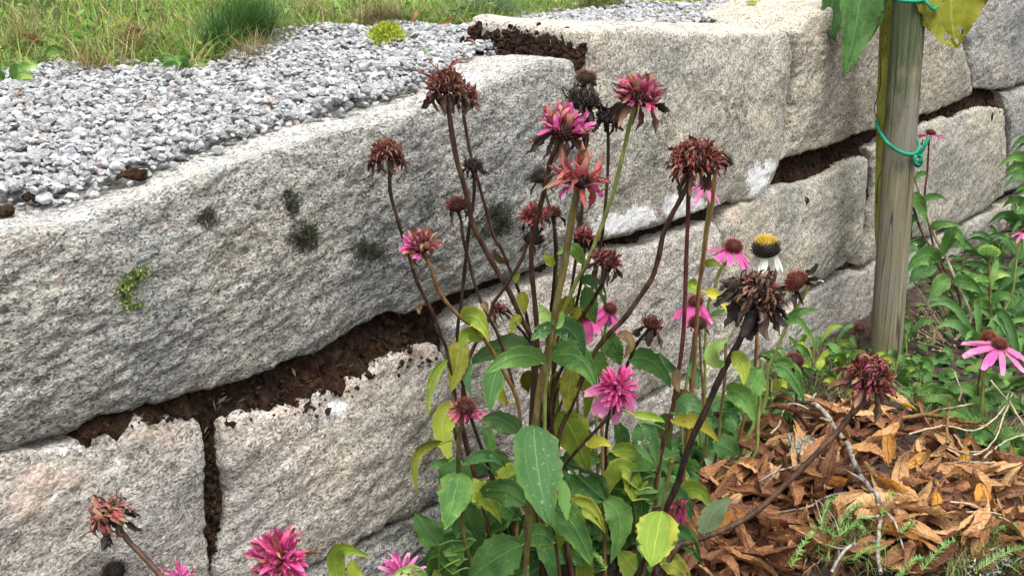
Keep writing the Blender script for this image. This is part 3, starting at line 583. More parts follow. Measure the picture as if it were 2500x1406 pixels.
# ------------------------------------------------------------------ garden bed
def mound(x, y):
    b = G(2150, 1280, .05); b2 = G(2420, 1330, .05); b3 = G(1850, 1250, .05)
    return .075*math.exp(-((x-b[0])**2+(y-b[1])**2)/.07)+.05*math.exp(-((x-b2[0])**2+(y-b2[1])**2)/.05)+.04*math.exp(-((x-b3[0])**2+(y-b3[1])**2)/.05)
def zb(x, y): return mound(x, y)+.018*noise.fractal(Vector((x*5, y*5, 0)), .9, 2, 3)
xs = [-x for x in far(1.2, 90, 8)[::-1]]+list(np.arange(-1.1, 3.0, .025))+far(3.05, 90, 8); ys = [-x for x in far(.3, 90, 8)[::-1]]+list(np.arange(-.2, 5.2, .025))+far(5.3, 120, 8)
v = np.array([[(x, y, zb(x, y) if abs(x) < 3.2 and -1 < y < 5.4 else 0) for y in ys] for x in xs]).reshape(-1, 3)
put('garden_bed', mesh('garden_bed', v, gridfaces(len(xs), len(ys)), EARTH))['kind'] = 'structure'
def GB(x, y, dz=0.0):                                               # pixel -> the bed surface
    z = 0.0
    for _ in range(7): p = G(x, y, z+dz); z = zb(p[0], p[1])
    p[2] = z+dz; return p
# ------------------------------------------------------------------ coneflowers: stem, flower head (> cone mesh with petals), leaves
def lib(n, fn): return [fn(i) for i in range(n)]
def petal_mesh(name, mat, kind, seed):
    rg = np.random.default_rng(seed*131+7); ns, nc = (9, 5)
    t = np.linspace(0, 1, ns); s = np.linspace(-1, 1, nc)
    if kind == 'ray':   w = .19*np.sin(math.pi*np.clip(t*.80+.10, 0, 1))**.6; curl = rg.uniform(-.5, .2); twist = rg.normal(0, .15); cup = rg.uniform(.15, .35); crump = .012
    elif kind == 'pom': w = .17*np.sin(math.pi*np.clip(t*.84+.08, 0, 1))**.7; curl = rg.uniform(-.6, 1.2); twist = rg.normal(0, .6); cup = rg.uniform(.5, 1.4); crump = .035
    elif kind == 'curl': w = .14*np.sin(math.pi*np.clip(t*.9+.07, 0, 1))**.8; curl = rg.uniform(.6, 3.8)*rg.choice([-1, 1], p=[.5, .5]); twist = rg.normal(0, 1.4); cup = rg.uniform(1.0, 2.3); crump = .06
    elif kind == 'strap': w = .10*np.sin(math.pi*np.clip(t*.9+.07, 0, 1))**.8; curl = rg.uniform(-2.2, 2.4); twist = rg.normal(0, 1.0); cup = rg.uniform(.9, 1.9); crump = .035
    else:               w = .21*np.sin(math.pi*np.clip(t*.92+.05, 0, 1))**.8; curl = rg.uniform(-1.1, .5); twist = rg.normal(0, 1.1); cup = rg.uniform(.9, 2.2); crump = .07     # hanging, withered
    w[-1] = max(w[-1], .01)
    y = np.zeros(ns); z = np.zeros(ns); a = 0.0; bend = np.cumsum(rg.normal(0, .12 if kind != 'ray' else .03, ns))
    for k in range(1, ns): a = curl*t[k]+bend[k]; y[k] = y[k-1]+math.cos(a)/(ns-1); z[k] = z[k-1]+math.sin(a)/(ns-1)
    wob = np.cumsum(rg.normal(0, .015 if kind != 'ray' else .006, ns)); V = []
    for k in range(ns):
        tw = twist*t[k]
        for j in range(nc):
            if cup > .05: ang = cup*s[j]; X = w[k]*math.sin(ang)/max(.3, cup); Z = w[k]*(1-math.cos(ang))/max(.3, cup)*1.2
            else: X = w[k]*s[j]; Z = 0
            X, Z = X*math.cos(tw)-Z*math.sin(tw), X*math.sin(tw)+Z*math.cos(tw)
            nt = .03*(1-abs(s[j])) if kind in ('ray', 'pom') and k == ns-1 and j in (1, 3) else 0
            V.append((X+wob[k]+rg.normal(0, crump*.25), y[k]-nt+rg.normal(0, crump*.15), z[k]+Z+rg.normal(0, crump*.5)))
    uv = np.array([((x+1)/2, tt) for tt in t for x in s]); f = gridfaces(ns, nc)
    return mesh('petal', V, f, mat, uv)
PL = {}
def petal_lib(cls, kind):
    if (cls, kind) not in PL: PL[cls, kind] = lib(7, lambda i: petal_mesh(f'petal_{cls}_{kind}', PET[cls], kind, i+len(PL)*7))
    return PL[cls, kind]
def cone_mesh(cls, spiky, seed, flat=.72, n=150):
    rg = np.random.default_rng(seed); b = Bag(); nl, nm = 9, 14
    ph = np.linspace(0, math.pi, nl); th = np.linspace(0, 2*math.pi, nm, endpoint=False)
    v = np.array([(math.sin(p)*math.cos(q), math.sin(p)*math.sin(q), math.cos(p)*(flat if p < math.pi/2 else .42)) for p in ph for q in th])*.86
    i, j = np.meshgrid(np.arange(nl-1), np.arange(nm), indexing='ij'); j2 = (j+1) % nm
    b.add(v, np.stack([i*nm+j, (i+1)*nm+j, (i+1)*nm+j2, i*nm+j2], -1).reshape(-1, 4), np.zeros((len(v), 2)))
    ga = math.pi*(3-5**.5)
    for k in range(n):
        z = 1-(k+.5)/n*1.12; r = math.sqrt(max(0, 1-z*z)); a = k*ga
        p = np.array([r*math.cos(a), r*math.sin(a), z*(flat if z > 0 else .42)])*.84; d = nrm(np.array([r*math.cos(a)*.9, r*math.sin(a)*.9, max(z, 0)*.9+.35])+rg.normal(0, .12*spiky, 3)); L = rg.uniform(.16, .26)*(1+spiky*.8); w = .052
        s = nrm(np.cross(d, [.3, .2, 1])); u = np.cross(d, s)
        q = [p+s*w, p+u*w, p-s*w, p-u*w, p+d*L+s*.014, p+d*L+u*.014, p+d*L-s*.014, p+d*L-u*.014]
        b.add(q, [[0, 1, 5, 4], [1, 2, 6, 5], [2, 3, 7, 6], [3, 0, 4, 7], [4, 5, 6, 7]], [(0, 0)]*4+[(0, 1)]*4)
    return b.mesh('flower_head', CONE[cls], True)
CM = {}
def cone_lib(cls, spiky, flat):
    k = (cls, round(spiky, 1), flat)
    if k not in CM: CM[k] = cone_mesh(cls, spiky, len(CM)+3, flat)
    return CM[k]
def frame(axis):
    a = nrm(np.asarray(axis, float)); x = nrm(np.cross([0.2, 1, .1], a)); return x, np.cross(a, x), a
def mat4(x, y, z, o, sx, sy, sz):
    m = Matrix.Identity(4)
    for r in range(3): m[r][0], m[r][1], m[r][2], m[r][3] = x[r]*sx, y[r]*sy, z[r]*sz, o[r]
    return m
def flower_head(parent, c, axis, R, st, seed):
    rg = np.random.default_rng(seed*17+5); X, Y, A = frame(axis); rc = R*st.get('kc', .5)
    h = put('flower_head', cone_lib(st.get('cone', 'red'), st.get('spiky', .5), st.get('flat', .8)), parent, mat4(X, Y, A, c, rc, rc, rc*st.get('tall', 1.)))
    flat = st.get('flat', .8)*st.get('tall', 1.)
    def one(cls, kind, base, d, up, L, wid):
        me = petal_lib(cls, kind)[rg.integers(7)]; y = nrm(d); x = nrm(np.cross(y, up)); z = np.cross(x, y); put('petal', me, h, mat4(x, y, z, base, L*wid, L, L))
    for (mixc, kind, n, L, p0, p1, tilt, wid) in st.get('top', []):  # on the dome, polar angle p0..p1, leaning by tilt from radial
        cl = [a for a, _ in mixc]; wt = np.array([b for _, b in mixc], float); wt /= wt.sum()
        c0, c1 = math.cos(p0), math.cos(p1)
        side = rg.uniform(0, 6.28)
        for k in range(n):
            z = c0+(c1-c0)*(k+.5)/n; r = math.sqrt(max(0, 1-z*z)); a = k*2.39996+rg.normal(0, .25)
            rad = X*math.cos(a)+Y*math.sin(a); base = c+rad*r*rc*.9+A*z*rc*flat*.9
            d = rad*(r+.25)+A*(z*.8+tilt)+rg.normal(0, .36, 3); up = A*(1-z*.3)-rad*.4+rg.normal(0, .15, 3)
            w = wt.copy()
            if st.get('bias') and len(cl) > 1:                       # fresher petals gathered on one side
                q = .5+.5*math.cos(a-st['bias']); w[0] *= .15+1.7*q; w[1:] *= 1.5-q
            one(cl[rg.choice(len(cl), p=w/w.sum())], kind, base, d, up, L*R*rg.uniform(.7, 1.25), wid*rg.uniform(.8, 1.25))
    for (mixc, kind, n, L, d0, d1, wid) in st.get('hang', []):       # ray petals under the cone, drooping d0..d1 below level
        cl = [a for a, _ in mixc]; wt = np.array([b for _, b in mixc], float); wt /= wt.sum(); a0 = rg.uniform(0, 6)
        for k in range(n):
            a = a0+k*2*math.pi/n+rg.normal(0, .16); rad = X*math.cos(a)+Y*math.sin(a); g = rg.uniform(d0, d1); base = c+rad*rc*.62-A*rc*.22
            d = rad*math.cos(g)-A*math.sin(g)*.55-UP*math.sin(g)*.5+rg.normal(0, .06, 3); one(cl[rg.choice(len(cl), p=wt)], kind, base, d, A+rad*.5, L*R*rg.uniform(.8, 1.15), wid*rg.uniform(.85, 1.15))
    return h
B_ = [('brown', 2), ('umber', 2)]
ST = {
 'rust':  dict(cone='red', kc=.66, spiky=.9, top=[([('rust', 4), ('brown', 4), ('dusty', 1)], 'curl', 110, .46, .1, 2.0, -.12, 1.2)], hang=[(B_, 'hang', 13, 1.0, .6, 1.4, 1.0)]),
 'rusty': dict(cone='red', kc=.72, spiky=.9, top=[([('rust', 4), ('dusty', 2), ('tan', 1)], 'curl', 140, .44, .1, 1.9, -.15, 1.25)], hang=[([('umber', 2), ('brown', 1)], 'hang', 7, .95, .7, 1.3, .9)]),
 'dark':  dict(cone='black', kc=.6, spiky=1., top=[([('umber', 3), ('black', 2), ('brown', 1)], 'curl', 56, .5, .2, 1.9, .0, 1.)], hang=[([('umber', 2), ('black', 1)], 'hang', 8, .9, .5, 1.3, .9)]),
 'shag':  dict(cone='black', kc=.55, spiky=1., top=[([('brown', 3), ('umber', 1), ('rust', 1)], 'curl', 150, .44, .1, 1.75, -.05, 1.25), ([('umber', 1), ('black', 1)], 'hang', 16, .75, 1.4, 1.9, -.6, 1.2)], hang=[([('black', 2), ('umber', 1)], 'hang', 14, .95, 1.0, 1.5, 1.3)]),
 'pompink': dict(cone='red', kc=.60, spiky=.9, top=[([('magenta', 5), ('dusty', 5), ('tan', 1)], 'pom', 66, .52, .1, 1.5, .15, 1.1)], hang=[(B_, 'hang', 9, .95, .5, 1.3, .8)]),
 'orchid': dict(cone='red', kc=.62, spiky=1., top=[([('orchid', 6), ('dusty', 3), ('tan', 1)], 'pom', 62, .55, .1, 1.3, .25, 1.1)], hang=[([('umber', 1), ('brown', 2)], 'hang', 11, 1.0, .5, 1.3, .8)], bias=.2),
 'halfpink': dict(cone='brown', kc=.48, spiky=.8, top=[([('orchid', 3), ('tan', 3), ('dusty', 3)], 'pom', 70, .55, .1, 1.8, .05, 1.1)], hang=[([('tan', 2), ('brown', 2)], 'hang', 7, .9, .6, 1.3, .9)], bias=3.3),
 'coral': dict(cone='black', kc=.42, spiky=.5, top=[([('coral', 6), ('tan', 1), ('dusty', 3)], 'strap', 40, .95, .3, 1.8, .05, 1.15)], hang=[([('coral', 2), ('orchid', 1)], 'hang', 6, .95, .1, 1.1, .7)]),
 'maroon': dict(cone='red', kc=.55, spiky=1., top=[([('dusty', 4), ('rust', 2), ('magenta', 1)], 'pom', 62, .46, .1, 1.7, .05, 1.1)], hang=[([('umber', 1), ('black', 1)], 'hang', 7, .8, .7, 1.3, .8)]),
 'redcone': dict(cone='red', kc=.72, spiky=1.2, flat=.85, top=[([('rust', 3), ('magenta', 1)], 'curl', 26, .38, .1, 1.2, .5, .7)], hang=[([('umber', 2), ('brown', 1)], 'hang', 5, 1.2, .7, 1.3, .7)]),
 'redshag': dict(cone='red', kc=.60, spiky=1.3, top=[([('rust', 5), ('dusty', 1)], 'curl', 54, .45, .1, 1.6, .3, .7)], hang=[([('brown', 1), ('umber', 2)], 'hang', 9, 1.05, .8, 1.4, .7)]),
 'blackcone': dict(cone='black', kc=.8, spiky=1., top=[], hang=[([('black', 1), ('umber', 1)], 'hang', 4, .9, .6, 1.2, .6)]),
 'fresh': dict(cone='brown', kc=.26, spiky=.4, top=[([('hot', 6), ('orchid', 1)], 'pom', 100, .62, .05, 1.8, .12, .72), ([('hot', 2), ('tan', 1)], 'pom', 26, .34, .05, .9, .5, .6)], hang=[([('pale', 1)], 'ray', 10, 1.5, .85, 1.2, .8)]),
 'fading': dict(cone='brown', kc=.30, spiky=.5, top=[([('hot', 5), ('magenta', 2), ('orchid', 1), ('coral', 1)], 'pom', 90, .72, .05, 1.7, .15, .75), ([('tan', 2), ('dusty', 1)], 'curl', 24, .6, .3, 1.6, .2, .9)], hang=[([('dusty', 1), ('tan', 1), ('magenta', 1)], 'hang', 9, 1.1, .1, .7, .9)]),
 'star': dict(cone='brown', kc=.25, spiky=.4, top=[([('pale', 3), ('orchid', 2)], 'pom', 26, .85, .1, 1.4, .5, .7)], hang=[([('pale', 1)], 'ray', 8, 1.0, -.2, .3, .7)]),
 'magcone': dict(cone='red', kc=.62, spiky=1.2, top=[([('dusty', 1), ('rust', 2)], 'curl', 14, .35, .9, 1.6, .2, .7)], hang=[([('magenta', 1)], 'pom', 22, .85, .4, 1.2, .8)]),
 'single': dict(cone='orange', kc=.44, spiky=.4, flat=1.0, top=[], hang=[([('orchid', 2), ('pale', 1)], 'ray', 14, 1.0, .25, .75, 1.15)]),
 'singledroop': dict(cone='orange', kc=.40, spiky=.4, flat=.9, top=[], hang=[([('hot', 1), ('orchid', 2)], 'ray', 13, 1.1, .7, 1.15, 1.25)]),
 'daisy': dict(cone='orange', kc=.34, spiky=.4, flat=.8, top=[], hang=[([('orchid', 1), ('pale', 1)], 'ray', 16, 1.05, .0, .45, 1.05)]),
 'bare': dict(cone='red', kc=.9, spiky=.4, flat=.95, top=[], hang=[([('umber', 1)], 'hang', 5, .9, .7, 1.3, .6)]),
 'white': dict(cone='yellow', kc=.80, spiky=.6, flat=1.15, top=[], hang=[([('white', 1)], 'ray', 9, 1.05, .8, 1.2, 1.2)]),
 'whitefade': dict(cone='orange', kc=.72, spiky=.5, flat=.95, top=[], hang=[([('white', 2), ('black', 2)], 'hang', 13, 1.1, .1, .7, .8)]),
 'green': dict(cone='green', kc=.8, spiky=1., flat=.5, top=[], hang=[]),
 'tanfade': dict(cone='black', kc=.45, spiky=1., top=[([('magenta', 2), ('tan', 4), ('brown', 3), ('dusty', 2)], 'curl', 60, .72, .1, 1.5, .1, 1.15)], hang=[([('umber', 1), ('black', 1)], 'hang', 10, 1.0, .4, 1.2, 1.0)], bias=3.1),
}
ST['deadsmall'] = dict(cone='red', kc=.5, spiky=1., top=[([('brown', 3), ('rust', 2), ('dusty', 1)], 'curl', 34, .6, .2, 1.6, .1, .9)], hang=[([('brown', 1), ('umber', 1)], 'hang', 6, 1.2, .6, 1.2, .9)])
STEMS = []                                                           # (thing, list of (px, py, Y)) for hanging leaves on
def coneflower(label, style, hp, r, Y, pts, wpx, scol, root, tilt=(0, .25), Yr=None, group='coneflower stems of the front clump', over=None, two=None):
    """hp: head centre in photograph pixels, Y its distance; pts: stem pixels from the head down; root: ground point (x, y)."""
    rp = np.array([root[0], root[1], zb(*root)-.01]); o = thing('coneflower', rp, label, 'flower', group)
    c = P(*hp, Y); n = len(pts); Yl = Yr if Yr is not None else root[1]
    path = []; ss = np.linspace(0, 1, n) if n > 1 else [0]
    ys = [Y+(Yl-Y)*s**1.2*.85 for s in ss]
    path = [P(p[0], p[1], y) for p, y in zip(pts, ys)]
    rr = wpx/2*Y/FPX*1.03
    axis = np.array([tilt[0], -tilt[1], 1.0]); axis = nrm(axis)
    Rm = r*Y/FPX*1.03*1.14
    full = [c-axis*Rm*.25]+path
    if path[-1][2] > rp[2]+.015: full.append(path[-1]*.4+rp*.6+np.array([rng_.normal(0, .008), 0, 0])); full.append(rp)
    sm = catmull(full, 7); w = rr*(1.0+.12*np.linspace(0, 1, len(sm)))*(1+.06*np.sin(np.linspace(0, 60, len(sm))))
    w[:3] *= 1.25
    v, f, uv = tube(sm, w, 8); put('stem', mesh('stem', v, f, STEM[scol], uv), o)
    st = dict(ST[style]); st.update(over or {})
    if r > 0: flower_head(o, c, axis, Rm, st, len(STEMS)+1)
    if two: flower_head(o, P(*two[0], Y+.01), nrm(np.array([two[2][0], -two[2][1], 1.])), two[1]*Y/FPX*1.03, ST[two[3]], len(STEMS)+91)
    STEMS.append((o, sm)); return o
rng_ = np.random.default_rng(77)
CX, CY = .055, 1.70                                                  # the root crown of the front clump
def rt(dx, dy): return (CX+dx, CY+dy)
coneflower('tallest dried coneflower at the gravel edge, rust petals flaring up over a tattered skirt', 'rust', (1088, 212), 50, 1.62, [(1095, 267), (1113, 381), (1138, 470), (1152, 541), (1177, 595), (1206, 648), (1242, 709), (1273, 778), (1299, 832), (1312, 950), (1318, 1100)], 13, 'brown', rt(-.01, .0), (-.15, .2), over=dict(top=ST['rust']['top']+[([('rust', 1), ('dusty', 1)], 'strap', 6, 1.1, .1, .9, .5, .8)]))
coneflower('dried reddish coneflower half hidden behind the tallest rust head', 'rust', (1135, 232), 36, 1.68, [(1131, 274), (1149, 378), (1167, 442), (1185, 506), (1206, 577), (1227, 613), (1241, 648), (1262, 698), (1285, 770), (1300, 900)], 8, 'brown', rt(-.03, .05), (.3, .1))
coneflower('small charcoal dark dried head on a crooked stem below the tallest rust head', 'dark', (1155, 407), 32, 1.66, [(1158, 438), (1156, 488), (1145, 559), (1137, 635), (1128, 721), (1117, 820), (1128, 930), (1160, 1050)], 9, 'black', rt(-.05, .0), (.1, .1))
coneflower('dark red spiky ball with two long withered petals hanging at one side', 'redcone', (1116, 505), 30, 1.67, [(1126, 540), (1130, 580), (1142, 627), (1159, 692), (1176, 740), (1196, 780), (1219, 826), (1250, 930), (1270, 1050)], 8, 'brown', rt(-.04, .03), (-.1, .3))
coneflower('lone rust curly head with two limp brown petals, farthest out over the grey block', 'rust', (945, 374), 44, 1.58, [(951, 405), (953, 470), (967, 523), (983, 577), (1001, 632), (1017, 684), (1037, 726), (1060, 772), (1077, 820), (1091, 857), (1110, 960), (1140, 1080)], 9, 'brown', rt(-.07, -.02), (-.1, .2))
coneflower('half pink half tan fading pompom low against the long grey block', 'halfpink', (1028, 602), 48, 1.56, [(1053, 655), (1068, 704), (1094, 743), (1125, 775), (1159, 800), (1185, 832), (1225, 900), (1270, 1020)], 10, 'ochre', rt(-.05, -.03), (-.1, .55))
coneflower('dark brown bristly button rising behind the black shaggy heads', 'redcone', (1430, 195), 29, 1.70, [(1430, 225), (1436, 300), (1428, 420), (1420, 520), (1405, 640), (1385, 760), (1350, 900)], 8, 'brown', rt(.03, .06), (0, .3), over=dict(cone='brown', top=[]))
coneflower('blackened dead head with a broad drooping collar, behind the orchid pink one', 'dark', (1424, 252), 56, 1.66, [(1428, 300), (1420, 400), (1400, 500), (1380, 600), (1362, 700), (1345, 820), (1330, 950)], 9, 'black', rt(.02, .04), (0, .1))
coneflower('dark dead head with a single pointed leaf-like petal hanging straight down', 'dark', (1482, 292), 36, 1.67, [(1485, 335), (1483, 434), (1474, 541), (1467, 595), (1450, 690), (1425, 760), (1390, 880), (1350, 1010)], 8, 'brown', rt(.05, .04), (.15, .1))
coneflower('crimson pink pompom with dark sepals on a long curving yellow-green stem', 'pompink', (1558, 240), 60, 1.58, [(1542, 285), (1524, 363), (1499, 463), (1470, 548), (1431, 648), (1409, 684), (1372, 772), (1345, 870), (1330, 1000)], 11, 'green', rt(.02, .0), (.15, .35))
coneflower('orchid pink pompom over a dark bristly cone and grey withered rays', 'orchid', (1376, 322), 64, 1.56, [(1344, 392), (1332, 452), (1317, 513), (1300, 587), (1297, 650), (1304, 721), (1310, 792), (1311, 863), (1307, 948), (1300, 1080)], 13, 'brown', rt(.0, -.01), (.22, .25))
coneflower('coral pink head of long twisting petals on the thickest green-brown stem', 'coral', (1416, 445), 64, 1.48, [(1403, 495), (1392, 559), (1378, 644), (1361, 732), (1351, 800), (1340, 849), (1321, 934), (1306, 1040), (1294, 1180), (1288, 1300), (1284, 1420)], 19, 'olive', (.022, 1.56), (.05, .35))
coneflower('dull maroon ragged pompom above a black bristly head', 'maroon', (1304, 532), 43, 1.62, [(1295, 575), (1287, 593), (1273, 635), (1247, 678), (1225, 712), (1205, 740), (1193, 778), (1168, 826), (1145, 877), (1130, 960), (1135, 1080)], 9, 'brown', rt(-.05, .0), (0, .4), two=((1302, 588), 32, (.1, .1), 'blackcone'))
coneflower('small dark red button tucked behind the maroon pompom', 'redcone', (1350, 522), 24, 1.69, [(1352, 545), (1356, 620), (1352, 690), (1345, 760), (1335, 870)], 8, 'black', rt(.0, .05), (.1, .2))
coneflower('black spiny seed cone mostly hidden behind the coral head', 'blackcone', (1322, 436), 30, 1.69, [(1330, 465), (1345, 520), (1360, 600), (1355, 720), (1340, 850)], 7, 'olive', rt(.01, .06), (-.2, .1))
coneflower('small maroon pink head with black bristles just beside the green-brown stem', 'maroon', (1426, 580), 32, 1.64, [(1426, 620), (1420, 680), (1408, 740), (1390, 820), (1350, 930)], 8, 'black', rt(.03, .03), (.1, .3))
coneflower('deep red shaggy seed head with yellowing tatters hanging under it', 'redshag', (1480, 640), 46, 1.60, [(1472, 690), (1460, 710), (1447, 735), (1427, 765), (1407, 797), (1380, 880), (1345, 1000)], 10, 'brown', rt(.03, .01), (.2, .2))
coneflower('broad rusty rose dried head, on a stem bowed down towards the clump', 'rusty', (1698, 396), 66, 1.64, [(1680, 448), (1659, 491), (1641, 523), (1620, 570), (1608, 627), (1592, 678), (1554, 736), (1522, 780), (1483, 819), (1442, 876), (1400, 980), (1360, 1100)], 13, 'brown', rt(.05, .0), (-.05, .2))
coneflower('brown dried head on a straight dark red stem with a withered knot halfway', 'deadsmall', (1690, 408), 40, 1.70, [(1682, 452), (1679, 541), (1675, 648), (1670, 790), (1661, 880), (1653, 918), (1643, 992), (1622, 1072), (1608, 1139), (1602, 1188), (1599, 1245)], 11, 'red', rt(.17, .02), (0, .1))
coneflower('black spiny cone peeping out behind the broad rusty rose head', 'blackcone', (1760, 396), 30, 1.74, [(1745, 432), (1738, 506), (1727, 559), (1716, 648), (1706, 705), (1700, 800), (1690, 950)], 10, 'ochre', rt(.2, .08), (.25, .1))
coneflower('largest dead head, shaggy brown with near-black petals drooping, on a thick blackish stem', 'shag', (1848, 722), 80, 1.56, [(1810, 822), (1784, 870), (1752, 934), (1722, 1003), (1689, 1072), (1666, 1139), (1651, 1188), (1628, 1237), (1600, 1310), (1573, 1372), (1545, 1420)], 17, 'black', (.16, 1.62), (.35, .35))
coneflower('small withered brown head with a torn petal dangling, between the rose stem and the wall', 'deadsmall', (1590, 795), 40, 1.72, [(1566, 825), (1550, 848), (1531, 892), (1510, 950), (1480, 1060)], 9, 'black', rt(.12, .06), (.3, .2))
coneflower('bright pink full double flower facing out, pale rays hanging below', 'fresh', (1507, 945), 58, 1.50, [(1500, 1000), (1470, 1035), (1430, 1075), (1395, 1115), (1372, 1150), (1350, 1250)], 9, 'brown', rt(.03, -.10), (.15, 1.5))
coneflower('magenta pink small head with a bristly brown cone on a short green stem', 'magcone', (1136, 996), 38, 1.50, [(1124, 1040), (1120, 1090), (1119, 1140), (1122, 1200), (1135, 1320)], 12, 'olive', rt(-.05, -.12), (.1, .25))
coneflower('small dead brown head lying against the pale joint behind the crossing stems', 'deadsmall', (1214, 756), 27, 1.72, [(1232, 765), (1262, 795), (1290, 830), (1320, 900)], 7, 'black', rt(.0, .06), (-.8, .4))
coneflower('wilted raspberry pink head nodding over the leaf heap', 'fading', (1660, 1232), 34, 1.66, [(1658, 1215), (1650, 1240), (1632, 1290), (1600, 1370)], 8, 'brown', (.17, 1.64), (.3, 1.6), over=dict(hang=[([('magenta', 1), ('dusty', 1)], 'ray', 15, 1.7, .9, 1.3, .9)], top=[([('magenta', 2), ('rust', 1)], 'curl', 26, .5, .3, 1.5, .1, .8)], cone='red'))
coneflower('reddish ragged dead head alone over the leaf heap, on a long slanting brown stem', 'rusty', (2122, 922), 66, 1.74, [(2085, 1000), (2048, 1050), (2010, 1090), (1930, 1170), (1850, 1245), (1790, 1282), (1740, 1303), (1690, 1322), (1650, 1338)], 15, 'brown', (.20, 1.63), (.45, .35), over=dict(top=[([('rust', 3), ('dusty', 1), ('magenta', 1), ('tan', 1)], 'curl', 120, .46, .05, 1.8, .0, 1.2)], hang=[([('tan', 1), ('brown', 3)], 'hang', 12, 1.0, .2, 1.2, .9)]))
coneflower('tan and magenta ruined head tilted away from its dark stem, low before the pale block', 'tanfade', (268, 1262), 64, 1.22, [(312, 1318), (345, 1352), (390, 1402), (440, 1470), (520, 1600)], 15, 'brown', (-.33, 1.18), (-.75, .45), group='low coneflowers at the foot of the pale blocks')
coneflower('dark withered head hanging directly under the tan and magenta one', 'blackcone', (280, 1395), 36, 1.26, [(290, 1420), (330, 1500), (420, 1600)], 10, 'brown', (-.35, 1.22), (0, .2), group='low coneflowers at the foot of the pale blocks')
coneflower('big hot pink double flower with ragged tan tips at the foot of the pale blocks', 'fading', (684, 1362), 74, 1.24, [(690, 1420), (700, 1480), (705, 1600)], 14, 'olive', (-.24, 1.2), (.0, 1.1), group='low coneflowers at the foot of the pale blocks')
coneflower('pale pink half-open star of narrow petals beside the dark base stone', 'star', (980, 1400), 52, 1.36, [(985, 1440), (990, 1500), (1000, 1600)], 10, 'green', (-.12, 1.33), (.0, .5), group='low coneflowers at the foot of the pale blocks')
coneflower('pink sliver of a flower just showing, with dark withered petals beside it', 'star', (440, 1412), 34, 1.24, [(445, 1440), (450, 1500), (460, 1600)], 10, 'brown', (-.31, 1.2), (.0, .3), group='low coneflowers at the foot of the pale blocks', over=dict(hang=[([('umber', 1), ('magenta', 1)], 'strap', 8, 1.8, -.3, .2, .8)]))
R2 = 'coneflowers growing close to the wall behind the clump'
coneflower('open single coneflower, mauve rays and an orange-brown cone, lit against the grey block', 'single', (1790, 606), 48, 2.12, [(1775, 640), (1758, 660), (1742, 712), (1730, 742), (1722, 830), (1720, 960)], 8, 'green', (.37, 2.16), (.1, .15), group=R2)
coneflower('single magenta coneflower with all rays hanging, over a bare brown cone', 'singledroop', (1698, 738), 46, 2.06, [(1698, 770), (1694, 830), (1686, 920), (1690, 1020)], 8, 'olive', (.30, 2.08), (.0, .15), group=R2)
coneflower('bare round dark red cone with hardly any petals left, under the magenta single flower', 'bare', (1703, 792), 24, 2.00, [(1708, 820), (1712, 900), (1720, 1000), (1724, 1100)], 7, 'olive', (.31, 2.02), (.05, .2), group=R2)
coneflower('white coneflower with a black cone topped in yellow', 'white', (1870, 614), 40, 2.10, [(1866, 655), (1862, 700), (1850, 800), (1840, 920)], 9, 'ochre', (.42, 2.14), (-.1, .1), group=R2)
coneflower('sideways dark cone with cream and blackened petals on a pale green stem', 'whitefade', (1946, 690), 38, 2.12, [(1976, 690), (1960, 726), (1931, 774), (1909, 822), (1890, 870), (1874, 902), (1868, 980)], 9, 'green', (.44, 2.14), (-1.1, .3), group=R2)
coneflower('pink single flower half hidden behind torn green leaves in the clump', 'singledroop', (1488, 755), 42, 1.80, [(1480, 790), (1470, 850), (1455, 930)], 7, 'green', rt(.08, .09), (.5, .3), group=R2)
coneflower('drooping mauve pink petals low in the clump under the torn leaves', 'singledroop', (1432, 770), 44, 1.78, [(1430, 800), (1425, 880), (1410, 960)], 7, 'olive', rt(.05, .08), (-.2, .3), group=R2)
coneflower('faint pale pink coneflower showing under the broad rusty rose head', 'single', (1722, 452), 36, 2.05, [(1733, 470), (1728, 520), (1720, 582), (1707, 704), (1700, 800)], 8, 'green', (.33, 2.12), (.3, .2), group=R2, over=dict(hang=[([('pale', 1), ('white', 1)], 'ray', 11, 1.1, .5, 1.1, 1.1)]))
coneflower('brown round seed cone low against the base stone beside the weeds', 'bare', (1938, 885), 26, 2.3, [(1940, 912), (1945, 950)], 6, 'brown', (.56, 2.31), (-.2, .1), group=R2)
coneflower('tiny dark cone near the foot of the stake', 'bare', (2098, 803), 16, 2.62, [(2098, 820), (2096, 850)], 5, 'brown', (.80, 2.64), (-.2, .1), group=R2)
R3 = 'coneflowers in the bed beyond the stake'
coneflower('open pink coneflower with wide horizontal rays beyond the leaf heap', 'daisy', (2440, 842), 58, 2.34, [(2410, 890), (2400, 940), (2396, 1010)], 9, 'green', (.98, 2.36), (.12, .22), group=R3, over=dict(kc=.32, hang=[([('orchid', 1), ('pale', 1)], 'ray', 15, 1.1, .25, .6, 1.1)]))
coneflower('bare orange-brown cone right behind the open pink coneflower', 'bare', (2414, 826), 20, 2.42, [(2404, 870), (2390, 930), (2386, 990)], 7, 'olive', (1.0, 2.44), (-.1, .2), group=R3, over=dict(cone='orange', hang=[]))
coneflower('small magenta coneflower seen just behind the green tie knot', 'daisy', (2272, 326), 32, 3.05, [(2268, 345), (2264, 420), (2258, 480), (2270, 560), (2295, 660), (2330, 740)], 5, 'red', (1.08, 2.98), (.1, -.1), group=R3, over=dict(hang=[([('magenta', 1)], 'ray', 11, 1.0, .0, .4, 1.)]))
coneflower('pale washed-out coneflower at the edge of the far foliage', 'daisy', (2503, 566), 26, 2.95, [(2488, 600), (2478, 660), (2470, 720)], 6, 'green', (1.22, 2.95), (.2, .1), group=R3, over=dict(hang=[([('pale', 1)], 'ray', 11, 1.0, .3, .8, 1.)]))
